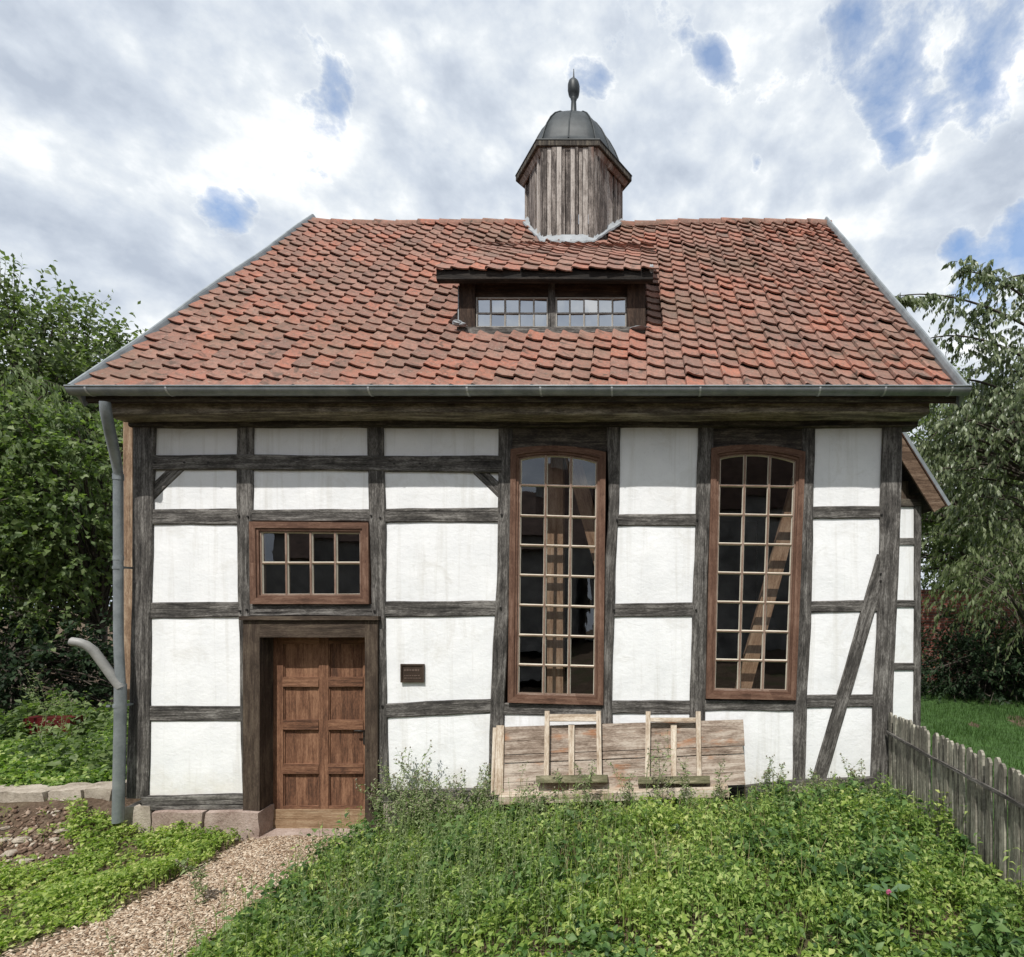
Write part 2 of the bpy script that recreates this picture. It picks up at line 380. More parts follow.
# ---- infill panels
def panel(x0, x1, y0, y1, Yf=0.014, thick=0.11, parent=chapel, Y=0.0):
    m = MB(); a, b = P(x0, y0, Y), P(x1, y1, Y)
    nx, nz = max(2, int(abs(b.x - a.x) / 0.07)), max(2, int(abs(a.z - b.z) / 0.07))
    w1, w2 = wob(random.random()), wob(random.random()); vs, fs = [], []
    for j in range(nz + 1):
        for i in range(nx + 1):
            x = a.x + (b.x - a.x) * i / nx; z = a.z + (b.z - a.z) * j / nz
            e = min(i, nx - i, 4) / 4 * min(j, nz - j, 4) / 4
            vs.append((x, Y + Yf - 0.006 * e + 0.0025 * w1(x * 2 + z) + 0.002 * w2(z * 3 - x), z))
    for j in range(nz):
        for i in range(nx): fs.append((j * (nx + 1) + i, (j + 1) * (nx + 1) + i, (j + 1) * (nx + 1) + i + 1, j * (nx + 1) + i + 1))
    m.add(vs, fs, None, 0, True)
    yb = Y + Yf + thick
    m.add([(a.x, yb, a.z), (b.x, yb, a.z), (b.x, yb, b.z), (a.x, yb, b.z)], [(0, 1, 2, 3)])
    return m.build('infill_panel', M['plaster'], parent)
for r in [(150, 240, 420, 459), (150, 240, 467, 513), (150, 240, 521, 607), (147, 242, 614, 710), (146, 244, 717, 799),
          (249, 372, 420, 459), (249, 372, 467, 513),
          (380, 502, 420, 459), (380, 502, 468, 513), (381, 500, 519, 605), (384, 498, 613, 707), (385, 492, 714, 793),
          (498, 606, 710, 792), (610, 702, 424, 518), (609, 700, 523, 607), (608, 696, 613, 704), (606, 694, 709, 792),
          (698, 798, 707, 790), (805, 886, 420, 511), (803, 884, 514, 604), (801, 880, 609, 699), (798, 876, 703, 782)]:
    panel(*r)
# ---- posts, rails, braces
PY = -0.012
vpost('corner_post', [(412, 134.5, 156.5), (440, 134.5, 155), (560, 132.5, 152.5), (640, 131, 150.5), (720, 129, 149.5), (798, 127, 148.5)], -0.016, chapel, depth=0.2)
vpost('post', [(415, 238, 254), (500, 236, 253), (600, 238, 251.5), (640, 240, 249.5), (796, 242, 250)], PY, chapel)
vpost('post', [(415, 367.5, 383), (500, 369, 385), (600, 371, 385.5), (700, 376, 387), (800, 378, 389)], PY, chapel)
vpost('post', [(415, 499.5, 513), (560, 497, 510), (700, 491, 505), (800, 487.5, 503)], PY, chapel)
vpost('post', [(415, 606.5, 621.5), (500, 608.5, 619), (560, 605, 615.5), (700, 602, 612.5), (800, 600, 612)], PY, chapel)
vpost('post', [(415, 698, 714), (560, 694.5, 708.5), (700, 690, 705.5), (800, 688, 703)], PY, chapel)
vpost('post', [(415, 803, 816), (600, 799, 811.5), (700, 794.5, 807), (782, 793, 806)], PY, chapel)
vpost('corner_post', [(412, 883, 902), (560, 879, 899), (700, 873, 893), (796, 870.5, 889)], -0.018, chapel, depth=0.2)
RY = -0.005
for pts, y in [([(153, 455, 470), (370, 455.5, 471), (502, 456.5, 472.5)], -0.02),
          ([(152, 509, 524.5), (239, 509, 524)], RY), ([(250, 509, 521.5), (371, 509, 522)], RY), ([(382, 508.5, 523), (500, 508, 522)], RY),
          ([(150, 603, 618), (240, 602, 617)], RY), ([(249, 604.5, 616.5), (374, 604.5, 616)], RY), ([(383, 602, 617), (499, 600, 616)], RY),
          ([(147, 706.5, 721.5), (243, 705.5, 720.5)], RY), ([(386, 703.5, 718), (495, 699, 713)], RY),
          ([(502, 703, 715), (606, 703, 714.5)], RY),
          ([(615, 514, 526), (698, 513, 525)], RY), ([(612, 604, 617.5), (696, 602.5, 616.5)], RY), ([(610, 700.5, 714), (693, 700, 713)], RY),
          ([(702, 700, 711), (797, 700, 711)], RY),
          ([(813, 507, 518.5), (884, 506, 517.5)], RY), ([(808, 601, 613), (881, 599.5, 612)], RY), ([(805, 695.5, 707.5), (875, 694, 706.5)], RY)]:
    hrail('rail', pts, y, chapel)
hrail('sill_beam', [(143, 795.5, 811), (252, 794, 809)], -0.024, chapel, depth=0.2)
hrail('sill_beam', [(382, 790, 803), (500, 788, 801), (640, 790, 803), (745, 786, 798), (800, 779, 793), (874, 776, 789)], -0.024, chapel, depth=0.2)
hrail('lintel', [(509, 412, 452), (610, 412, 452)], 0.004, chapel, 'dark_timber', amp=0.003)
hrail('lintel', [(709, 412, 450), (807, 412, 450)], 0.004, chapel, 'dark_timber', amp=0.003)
def brace(p0, p1, w, y0, mat='timber'):
    a, b = Vector((*p0, 0)), Vector((*p1, 0)); d = (b - a).normalized(); n = Vector((-d.y, d.x, 0)) * w / 2
    m = MB(); st = [(xz((q - n).x, (q - n).y), xz((q + n).x, (q + n).y)) for q in (a, a.lerp(b, .5), b)]
    beam(m, st, y0, 0.1, 0.005); return m.build('brace', M[mat], chapel)
brace((149, 495), (182, 463), 13, 0.000)
brace((507, 498), (473, 465), 12, 0.000)
brace((884, 556), (817.5, 784), 13.5, -0.0115)
# small wooden pegs at the joints, one mesh per rail row would hide the timber: kept as one peg mesh
m = MB()
for px, py in [(240, 516), (249, 517), (372, 516), (381, 518), (241, 611), (375, 611), (502, 515), (156, 463), (186, 463), (210, 463), (395, 464), (421, 464), (501, 608), (617, 520), (697, 520), (696, 610), (614, 610), (880, 574), (880, 581), (881, 515), (248, 610), (383, 706), (143, 803), (247, 803)]:
    p = P(px, py); r = 0.011
    m.loft([[Vector((p.x + r * math.cos(k * math.pi / 4), y, p.z + r * math.sin(k * math.pi / 4))) for k in range(8)] for y in (-0.026, 0.0)], True, True)
m.build('peg', M['iron'], chapel)['kind'] = 'stuff'
# pale corner board on the left gable
m = MB(); a, b = P(124.5, 415, 0.16), P(133.5, 700, 0.16)
m.box(((a.x + b.x) / 2, 0.16, (a.z + b.z) / 2), (0.10, 0.03, a.z - b.z), grain=2); m.build('corner_board', M['bare_timber'], chapel)

# ---- eaves: wall plate, cornice beam, soffit
XL, XR = P(134, 0).x, P(901, 0).x                      # facade ends
GL, GR = (70 - CX) * 5.3 / F, (968 - CX) * 5.3 / F      # roof ends
m = MB()
def xbeam(mb, x0, x1, y0, y1, z0, z1, seed, amp=0.008):
    w = [wob(seed + .1 * k) for k in range(4)]; rings = []; n = int((x1 - x0) / 0.12)
    for i in range(n + 1):
        x = x0 + (x1 - x0) * i / n; c = 0.012
        rings.append([(x, y0 + amp * w[0](x), z0 + c + amp * w[1](x)), (x, y0 + c, z0 + amp * w[1](x)), (x, y1, z0 + amp * w[1](x)), (x, y1, z1),
                      (x, y0 + c, z1), (x, y0 + amp * w[0](x), z1 - c)])
    mb.loft([[Vector(q) for q in r] for r in rings], True, True)
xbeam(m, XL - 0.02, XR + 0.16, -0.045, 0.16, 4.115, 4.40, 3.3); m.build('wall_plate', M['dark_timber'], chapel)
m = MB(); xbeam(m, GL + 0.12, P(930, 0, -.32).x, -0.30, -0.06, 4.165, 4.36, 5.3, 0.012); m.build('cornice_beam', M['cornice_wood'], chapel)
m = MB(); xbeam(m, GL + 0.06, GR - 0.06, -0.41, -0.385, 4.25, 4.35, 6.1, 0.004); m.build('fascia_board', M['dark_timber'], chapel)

# ---- roof
S0 = Vector((0, -0.42, 4.345)); RID = Vector((0, 3.45, 8.66)); SL = (RID - S0); SLEN = SL.length; SD = SL.normalized(); ND = Vector((0, -SD.z, SD.y))
ND = Vector((0, -SD.z, SD.y)); TANR = SL.z / SL.y
_ws, _wr = wob(0.77), wob(0.31)
def roof_pt(x, s, n):
    u = (x - GL) / (GR - GL); t = s / SLEN
    sag = -0.045 * math.sin(math.pi * min(1, max(0, u))) * t + 0.026 * _ws(x * 1.1) * t + 0.016 * _wr(x * 1.3 + s * 1.7)
    return Vector((x, 0, 0)) + S0 + SD * s + ND * (n + sag)
TP = [(0.0, .010), (.04, .036), (.12, .043), (.23, .034), (.42, .019), (.70, .008), (1.03, .001)]
def add_tile(mb, x, s, w, L, pt, tilt=0.034, th=0.015, hk=1.0):
    jx, js, jr, jn = random.gauss(0, .005), random.gauss(0, .009), random.gauss(0, .014), random.gauss(0, .005)
    top, low = [], []
    for u, h in TP:
        a = x + jx + u * w
        top.append((pt(a, s + js + jr * (u - .5) * w * 3, tilt + h * hk + jn), pt(a, s + js + L, h * hk * .9)))
    vs = []
    for (p, q), (u, h) in zip(top, TP):
        a = x + jx + u * w
        vs += [p, q, pt(a, s + js + jr * (u - .5) * w * 3 + .002, tilt + h * hk + jn - th - .004)]
    fs = []
    for k in range(len(TP) - 1):
        i, j = 3 * k, 3 * k + 3
        fs += [(i, j, j + 1, i + 1), (i + 2, j + 2, j, i)]
    e = 3 * (len(TP) - 1)
    fs += [(0, 1, 2), (e + 2, e + 1, e)]
    mb.add(vs, fs)
DX0, DX1 = P(437, 0, 0.34).x, P(653, 0, 0.34).x       # dormer roof ends
DFY, DFZ = 0.34, P(0, 269.5, 0.34).z                     # dormer roof front edge
DSL = 0.80                                             # dormer roof slope
def main_z(y): return S0.z + (y - S0.y) * TANR
def dz_(t): return .87 * t - .045 * t * t
_q = DFZ - main_z(DFY); DMY = DFY + (-(TANR - .87) + math.sqrt((TANR - .87) ** 2 + 4 * .045 * _q)) / (2 * .045)     # where both slopes meet
CUX, CUY = (573.7 - CX) * 9.25 / F, 3.45               # cupola axis
TW, TE = 0.191, 0.2225
tm = MB(); rows = int(SLEN / TE) + 1; cols = int((GR - GL) / TW) + 1
DSILL = 0.51
for r in range(rows):
    s = r * TE - 0.02
    if s > SLEN - 0.06: continue
    for c in range(cols):
        x = GL + 0.02 + c * TW
        if x > GR - 0.12: continue
        p = roof_pt(x + TW / 2, s + 0.1, 0)
        if DX0 + 0.06 < x + TW / 2 < DX1 - 0.06 and DSILL - 0.06 < p.y < DMY - 0.05 and (p.y > 0.75 or (P(459, 0, .51).x < x + TW / 2 < P(646, 0, .51).x)): continue
        if abs(p.x - CUX) < 0.62 and p.y > CUY - 0.62: continue
        L = min(0.30, SLEN - s - 0.005)
        add_tile(tm, x, s, TW, L, roof_pt)
# underlay slab with thickness, front and back slope
ul = MB()
for x0, x1 in ((GL + 0.05, GR - 0.05),):
    a, b = S0 + SD * 0.02 + ND * -0.035, RID + ND * -0.035
    back = lambda q: Vector((q.x, 2 * RID.y - q.y, q.z))
    low = Vector((0, 0, -0.10))
    prof = [a, b, Vector((0, RID.y, b.z + 0.01)), back(b), back(a), back(a) + low, Vector((0, RID.y, b.z - 0.15)), a + low]
    n = 8; rings = []
    for i in range(n + 1):
        x = x0 + (x1 - x0) * i / n; u = i / n
        rings.append([q + Vector((x, 0, -0.045 * math.sin(math.pi * u) * (q.z - S0.z) / SLEN)) for q in prof])
    ul.loft(rings, True, True)
roof = tm.build('roof', M['tile'], chapel)
ul.build('roof_boards', M['underlay'], roof)
# ordinary tiled sheet on the back slope
bm_ = MB()
for r in range(13):
    for c in range(20):
        x = GL + 0.05 + c * (GR - GL - .1) / 20
        add_tile(bm_, x, r * 0.44, (GR - GL - .1) / 20, min(.5, SLEN - .12 - r * .44), lambda a, s, n_: (lambda q: Vector((q.x, 2 * RID.y - q.y, q.z)))(roof_pt(a, s, n_)))
bm_.build('back_slope', M['tile'], roof)
# ridge tiles
rt = MB(); nR = 24
for i in range(nR):
    if abs(GL + (i + .5) * (GR - GL) / nR - CUX) < 0.7: continue
    x0 = GL + i * (GR - GL) / nR; x1 = x0 + (GR - GL) / nR + 0.04
    rings = []
    for x, rr in ((x0, 0.118), (x0 + 0.05, 0.115), (x1, 0.10)):
        z = roof_pt(x, SLEN, 0).z - 0.075
        rings.append([Vector((x, RID.y + rr * 1.15 * math.cos(a), z + rr * math.sin(a))) for a in [math.pi * k / 8 for k in range(9)]] + [Vector((x, RID.y - rr * 1.15, z - .03)), Vector((x, RID.y + rr * 1.15, z - .03))])
    rt.loft(rings, True, True)
rt.build('ridge', M['tile'], roof)['kind'] = 'stuff'
# zinc verge trims
for x, sx in ((GL, 1), (GR, -1)):
    m = MB(); n = 10; rings = []
    for i in range(n + 1):
        s = -0.06 + (SLEN + 0.10) * i / n
        q = lambda dx, h: roof_pt(x, s, h) + Vector((dx * sx, 0, 0))
        rings.append([q(0, -.14), q(0, .085), q(.010, .095), q(.032, .095), q(.042, .08), q(.055, .045), q(.055, .0)])
    m.loft(rings, True, True); m.build('verge_trim', M['zinc'], roof)
    m = MB(); rings = []
    for i in range(n + 1):
        s = -0.0 + SLEN * i / n
        q = lambda dx, h: (lambda g: Vector((g.x, 2 * RID.y - g.y, g.z)))(roof_pt(x, s, h) + Vector((dx * sx, 0, 0)))
        rings.append([q(0, -.14), q(0, .10), q(.055, .10), q(.075, .0)])
    m.loft(rings, True, True); m.build('verge_trim', M['zinc'], roof)
    # bargeboard under the verge
    m = MB(); a = S0 + Vector((0, .55, .55 * TANR - .12)); b = RID + Vector((0, 0, -.17))
    for (p, q) in ((a, b), (Vector((0, 2 * RID.y - a.y, a.z)), b)):
        rings = [[Vector((x + sx * .02, v.y, v.z + h)) for h in (0,)] + [Vector((x + sx * .05, v.y, v.z)), Vector((x + sx * .05, v.y, v.z - .17)), Vector((x + sx * .02, v.y, v.z - .17))] for v in (p, q)]
        m.loft(rings, True, True)
    m.build('bargeboard', M['bare_timber'], roof)
# ---- gutter
gm = MB(); GY, GZ, GRd = -0.475, 4.345, 0.066
def gring(x, R, th=0.004, rim=True):
    o = [Vector((x, GY + R * math.cos(a), GZ + R * math.sin(a))) for a in [math.pi + math.pi * k / 10 for k in range(11)]]
    i = [Vector((x, GY + (R - th) * math.cos(a), GZ + .002 + (R - th) * math.sin(a))) for a in [2 * math.pi - math.pi * k / 10 for k in range(11)]]
    return o + i
nn = 30
gm.loft([gring(GL - .01 + (GR - GL + .02) * i / nn, GRd) for i in range(nn + 1)], True, True, 0, True)
gm.tube([(GL - .012, GY - GRd, GZ + .004), (GR + .012, GY - GRd, GZ + .004)], 0.009, 8)
for x in (GL - .01, GR + .01):
    gm.loft([[Vector((x + dx, GY + GRd * math.cos(a), GZ + GRd * math.sin(a))) for a in [math.pi + math.pi * k / 10 for k in range(11)]] for dx in (-.003, .003)], True, True)
gutter = gm.build('gutter', M['zinc'], chapel)
for px in (89, 169, 370, 468, 541, 612, 700, 819, 884, 950):
    sm_ = MB(); x = (px - CX) * 5.3 / F
    sm_.loft([gring(x + dx, GRd + .004) for dx in (-.009, .009)], True, True); sm_.build('seam_strap', M['zinc_light'], gutter)
# ---- downpipe
dp = MB()
pts = [P(105, 402, -.47), P(106, 412, -.46), P(110, 432, -.34), P(115, 455, -.22), P(118, 472, -.14), P(118.2, 480, -.13), P(118.5, 640, -.13), P(120.5, 686, -.13)]
dp.tube(pts, [.044, .046, .046, .044, .040, .041, .041, .042], 14)
dp.tube([P(118.4, 556, -.13), P(118.4, 560, -.13)], .045, 14); dp.tube([P(118.2, 474, -.13), P(118.3, 480, -.13)], .046, 14)
downpipe = dp.build('downpipe', M['zinc'], chapel)
m = MB(); m.tube([P(120.5, 684, -.13), P(120.2, 720, -.13), P(118, 822, -.13)], [.051, .051, .050], 14); m.build('standpipe', M['zinc'], downpipe)
m = MB()
sp = [P(121, 688, -.14), P(112, 676, -.16), P(102, 662, -.19), P(93, 650, -.22), P(86, 645, -.24), P(79, 642.5, -.26), P(71.5, 641.5, -.27)]
m.tube(sp, .043, 14, caps=False); m.tube([p + Vector((0, .0, 0)) for p in sp], .038, 14, caps=False)
m.build('spout', M['pvc'], downpipe)
m = MB(); m.tube([P(119.8, 704, -.13), P(119.7, 707, -.13)], .056, 14); a = P(119.8, 705.5, -.1); m.box((a.x + .05, -.06, a.z), (.03, .16, .02)); m.box((a.x - .085, -.13, a.z), (.04, .02, .02))
m.build('pipe_bracket', M['zinc'], downpipe)
m = MB(); m.tube([P(118.3, 566, -.13), P(118.3, 569, -.13)], .047, 14); a = P(118.3, 567.5, -.1); m.box((a.x + .05, -.06, a.z), (.025, .14, .02)); m.build('pipe_bracket', M['zinc'], downpipe)

# ---- windows
def lerp(a, b, t): return a + (b - a) * t
def arch_window(TL, TR, BL, BR, rise, cols, rows_px, fw, parent, arch=True):
    """quad corners in pixels on the facade"""
    def Q(u, v):                                   # v measured 0 top .. 1 bottom
        x = lerp(lerp(TL[0], TR[0], u), lerp(BL[0], BR[0], u), v); y = lerp(lerp(TL[1], TR[1], u), lerp(BL[1], BR[1], u), v)
        return x, y - rise * 4 * u * (1 - u) * (1 - v) ** 6
    wpx, hpx = TR[0] - TL[0], BL[1] - TL[1]
    def loop(iu, iv):
        du, dv = iu / wpx, iv / hpx; u0, u1, v0, v1 = du, 1 - du, dv, 1 - dv
        L = [(u0, lerp(v1, v0, k / 6)) for k in range(6)] + [(lerp(u0, u1, k / 10), v0) for k in range(10)] + [(u1, lerp(v0, v1, k / 6)) for k in range(6)] + [(lerp(u1, u0, k / 4), v1) for k in range(4)]
        # keep the arch shape concentric
        out = []
        for u, v in L:
            x, y = Q(u, v)
            if rise and v <= v0 + 1e-6:
                x0, y0 = Q((u - u0) / (u1 - u0) if u1 > u0 else u, 0); y = y0 + iv * 1.0; x = lerp(Q(u0, v0)[0], Q(u1, v0)[0], (u - u0) / (u1 - u0))
            out.append((x, y))
        return out
    def ring(mb, a, b, yf, yb, mi=0, chamfer=0.0):
        A = [P(*q) for q in a]; B = [P(*q) for q in b]; n = len(A)
        for k in range(n):
            k2 = (k + 1) % n
            a0, a1, b0, b1 = A[k], A[k2], B[k], B[k2]
            f = lambda p, y: Vector((p.x, y, p.z))
            d = (a1 - a0).length; u0 = random.random() * 9; wv = (b0 - a0).length
            ch = chamfer
            mb.add([f(a0, yf + ch), f(a1, yf + ch), f(b1, yf), f(b0, yf), f(a0, yb), f(a1, yb), f(b0, yb), f(b1, yb)],
                   [(0, 3, 2, 1), (0, 1, 5, 4), (3, 6, 7, 2)], [[(k * .3, 0), (k * .3, wv), (k * .3 + d, wv), (k * .3 + d, 0)], [(u0, 0), (u0 + d, 0), (u0 + d, .05), (u0, .05)], [(u0, 0), (u0, .05), (u0 + d, .05), (u0 + d, 0)]], mi)
    fr = MB(); ring(fr, loop(0, 0), loop(fw * .72, fw * .72), -0.040, 0.09, chamfer=-0.0); ring(fr, loop(fw * .72, fw * .72), loop(fw, fw), -0.026, 0.09)
    frame = fr.build('window', M['window_wood'], parent)
    sa = MB(); ring(sa, loop(fw, fw), loop(fw + 1.6, fw + 1.6), -0.008, 0.05)
    gi = fw + 1.6; u0, u1 = gi / wpx, 1 - gi / wpx
    def row_y(u, py):                              # horizontal bars keep the slant of the bottom edge
        return py + (lerp(BL[1], BR[1], u) - lerp(BL[1], BR[1], .5))
    top = lambda u: Q((u - u0) / (u1 - u0), 0)[1] + gi
    xs = [lerp(u0, u1, k / cols) for k in range(cols + 1)]
    def xat(u, py):
        v = (py - TL[1]) / hpx; return lerp(lerp(TL[0], TR[0], u), lerp(BL[0], BR[0], u), v)
    bw = 0.95
    def quadbox(mb, c4, yf, yb, mi=0):
        A = [P(*q) for q in c4]; f = lambda p, y: (p.x, y, p.z)
        v = [f(p, yf) for p in A] + [f(p, yb) for p in A]
        dl = (A[1] - A[0]).length; dh = (A[3] - A[0]).length; r = random.random() * 9
        if dl > dh: uv = [(r, 0), (r + dl, 0), (r + dl, dh), (r, dh)]
        else: uv = [(0 + r, 0), (r, dl), (r + dh, dl), (r + dh, 0)]
        mb.add(v, [(3, 2, 1, 0), (0, 1, 5, 4), (1, 2, 6, 5), (2, 3, 7, 6), (3, 0, 4, 7)], [uv, None or uv, uv, uv, uv], mi)
    for u in xs[1:-1]:
        t, b = top(u), row_y(u, rows_px[-1])
        quadbox(sa, [(xat(u, t) - bw, t - 1), (xat(u, t) + bw, t - 1), (xat(u, b) + bw, b + .5), (xat(u, b) - bw, b + .5)], -0.010, 0.045)
    for py in rows_px[:-1]:
        quadbox(sa, [(xat(u0, py), row_y(u0, py) - .55), (xat(u1, py), row_y(u1, py) - .55), (xat(u1, py), row_y(u1, py) + .55), (xat(u0, py), row_y(u0, py) + .55)], -0.008, 0.043)
    sa.build('sash', M['bars_wood'], frame)
    pu = MB(); gl = MB()
    for i in range(cols):
        ul_, ur = xs[i], xs[i + 1]; prev = None
        for j, py in enumerate(rows_px):
            il, ir = (0 if i == 0 else bw), (0 if i == cols - 1 else bw)
            tl = top(ul_) if j == 0 else row_y(ul_, rows_px[j - 1]) + .55; tr = top(ur) if j == 0 else row_y(ur, rows_px[j - 1]) + .55
            bl, br = row_y(ul_, py) - (.55 if j < len(rows_px) - 1 else 0), row_y(ur, py) - (.55 if j < len(rows_px) - 1 else 0)
            c = [(xat(ul_, tl) + il, tl), (xat(ur, tr) - ir, tr), (xat(ur, br) - ir, br), (xat(ul_, bl) + il, bl)]
            q = 0.85
            ci = [(c[0][0] + q, c[0][1] + q), (c[1][0] - q, c[1][1] + q), (c[2][0] - q, c[2][1] - q), (c[3][0] + q, c[3][1] - q)]
            if j == 0 and rise:                     # follow the arch along the top of the pane
                arc = lambda a_, b_, off: [(lerp(a_[0], b_[0], k / 5), top(lerp(ul_, ur, k / 5)) + off) for k in range(6)]
                c = arc(c[0], c[1], 0) + c[2:]; ci = arc(ci[0], ci[1], q) + ci[2:]
            A = [P(*k) for k in c]; B = [P(*k) for k in ci]; nA = len(A)
            for k in range(nA):
                k2 = (k + 1) % nA
                pu.add([(A[k].x, -.004, A[k].z), (A[k2].x, -.004, A[k2].z), (B[k2].x, .012, B[k2].z), (B[k].x, .012, B[k].z)], [(0, 3, 2, 1)])
            t = random.gauss(0, .0016), random.gauss(0, .0016)
            pc = sum(A, Vector()) / nA
            gl.add([(p.x, .012 + t[0] * (p.x - pc.x) * 8 + t[1] * (p.z - pc.z) * 8, p.z) for p in A], [tuple(range(nA))[::-1]])
    pu.build('putty', M['putty'], frame); gl.build('glazing', M['glass'], frame)
    return frame
w1 = arch_window((511.5, 450), (606, 453), (508.5, 702), (603.5, 704.5), 4.8, 3, [485.8, 516.5, 546, 576, 606, 636, 665.7, 695], 8.0, chapel)
w2 = arch_window((711, 449), (804.5, 452.5), (705.5, 698), (795, 699.5), 5.0, 3, [486, 515, 544.3, 573.3, 602.5, 631.5, 660.5, 690], 8.0, chapel)
w3 = arch_window((251.5, 522), (370, 523), (252.5, 604), (370.5, 604), 0, 4, [563, 594.5], 8.6, chapel, False)

# ---- door
DY = 0.165
m = MB()
def ubox(mb, x0, x1, y0, y1, z0, z1, g=2, mi=0): mb.box(((x0 + x1) / 2, (y0 + y1) / 2, (z0 + z1) / 2), (abs(x1 - x0), abs(y1 - y0), abs(z1 - z0)), None, mi, g)
oL, oR, oT = P(262.5, 0).x, P(367, 0).x, P(0, 637).z; fL, fR, fT = P(246, 0).x, P(379.5, 0).x, P(0, 620).z; zB = -0.165
ubox(m, fL, oL, -.045, .27, zB, fT); ubox(m, oR, fR, -.045, .27, zB, fT); ubox(m, oL, oR, -.045, .27, oT, fT, 0)
frame = m.build('door_frame', M['brown_timber'], chapel)
m = MB(); ubox(m, fL - .02, P(381.5, 0).x, -.075, .10, fT + .002, P(0, 616).z, 0); m.build('cap_board', M['brown_timber'], frame)
m = MB(); ubox(m, oL - .0, P(273, 0, DY).x + .002, DY - .035, DY + .06, zB, oT); m.build('stop_bead', M['brown_timber'], frame)
m = MB()
dL, dR, dT, dB = P(272, 0, DY).x, oR - .003, oT - .012, P(0, 829, DY).z
def pz(y): return P(0, y, DY).z
def px_(x): return P(x, 0, DY).x
cx0, cx1, cx2, cx3 = px_(283), px_(319), px_(328.5), px_(363.5)
for a, b in ((dL, cx0), (cx1, cx2), (cx3, dR)): ubox(m, a, b, DY, DY + .05, dB, dT)
rowsd = [(644, 677), (687, 720), (730, 764), (774, 806)]
edges = [dT] + [pz(v) for r in rowsd for v in r] + [dB]
for k in range(0, len(edges), 2):
    for a, b in ((cx0, cx1), (cx2, cx3)):
        z1, z0 = edges[k], edges[k + 1]; o = -.006 if 0 < k < 8 else .002
        ubox(m, a - .001, b + .001, DY + o, DY + .048, z0, z1, 0)
        if 0 < k < 8:
            ubox(m, a + .002, b - .002, DY + o - .004, DY + .0, z0 + .006, z1 - .028, 0)
for z1, z0 in [(pz(a), pz(b)) for a, b in rowsd]:
    for a, b in ((cx0, cx1), (cx2, cx3)):
        nb = 3
        for i in range(nb): ubox(m, lerp(a, b, i / nb) - .002, lerp(a, b, (i + 1) / nb) - .003, DY + .022 + .002 * (i % 2), DY + .04, z0 - .01, z1 + .01)
        ubox(m, a + .0005, a + .012, DY + .010, DY + .03, z0, z1); ubox(m, b - .012, b - .0005, DY + .010, DY + .03, z0, z1)
door = m.build('door', M['door_wood'], chapel)
m = MB(); ubox(m, dL + .001, dR - .002, DY - .016, DY + .0, dB + .01, pz(809), 0); ubox(m, dL + .001, dR - .002, DY - .022, DY - .0165, dB + .01, pz(819), 0); m.build('weather_rail', M['door_bottom'], door)
m = MB(); h = P(366, 737, DY); m.box((h.x - .012, DY - .006, h.z), (.030, .008, .15)); m.tube([(h.x - .012, DY - .008, h.z + .075), (h.x - .012, DY - .05, h.z + .075), (h.x - .05, DY - .055, h.z + .08), (h.x - .10, DY - .05, h.z + .078)], .008, 8)
m.build('handle', M['iron'], door)
m = MB(); ubox(m, oL - .04, oR + .04, -.10, .40, -.42, zB - .002, 0); m.build('threshold', M['sandstone'], chapel)

# ---- foundation stones
def stone_block(mb, c, size, seed, rough=0.02, n=5):
    r = random.Random(seed); hx, hy, hz = (s / 2 for s in size); ws = [wob(r.random()) for _ in range(3)]
    import itertools
    def pt(u, v, w):
        e = sum(1 for q in (u, v, w) if abs(q) > .95)
        k = 1 - (.025 if e == 2 else .05 if e == 3 else 0)
        x, y, z = u * hx * (k if e > 1 else 1), v * hy * (k if e > 1 else 1), w * hz * (k if e > 1 else 1)
        return Vector((c[0] + x + rough * ws[0](y * 9 + z * 7 + u), c[1] + y + rough * ws[1](x * 8 + z * 9 + v), c[2] + z + rough * ws[2](x * 7 + y * 8 + w)))
    for ax in range(3):
        for sg in (-1, 1):
            vs, fs = [], []
            for i in range(n + 1):
                for j in range(n + 1):
                    q = [0, 0, 0]; q[ax] = sg; q[(ax + 1) % 3] = -1 + 2 * i / n; q[(ax + 2) % 3] = -1 + 2 * j / n
                    vs.append(pt(*q))
            for i in range(n):
                for j in range(n):
                    f = (i * (n + 1) + j, (i + 1) * (n + 1) + j, (i + 1) * (n + 1) + j + 1, i * (n + 1) + j + 1)
                    fs.append(f if sg > 0 else f[::-1])
            mb.add(vs, fs, None, 0, True)
def fstone(x0, x1, y0, y1, Yf=-.07, seed=1, mat='sandstone', parent=chapel, name='foundation_stone'):
    a, b = P(x0, y0, Yf), P(x1, y1, Yf)
    m = MB(); stone_block(m, ((a.x + b.x) / 2, Yf + .14, (a.z + b.z) / 2), (b.x - a.x, .28, a.z - b.z), seed, .008); return m.build(name, M[mat], parent)
fstone(124, 150, 806, 850, -.04, 1, 'stone'); fstone(150, 203, 812, 856, -.08, 2); fstone(203.5, 259, 812, 856, -.085, 3)
fstone(382, 432, 803, 860, -.03, 4, 'stone'); fstone(470, 503, 800, 860, -.06, 5, 'stone'); fstone(433, 469, 804, 860, -.02, 12, 'stone')
fstone(504, 610, 804, 860, .02, 13, 'stone'); fstone(611, 740, 802, 860, .02, 14, 'stone')
fstone(741, 790, 795, 850, -.02, 6, 'stone'); fstone(790, 842, 790, 850, -.05, 7, 'sandstone'); fstone(843, 890, 789, 850, -.03, 8, 'stone')

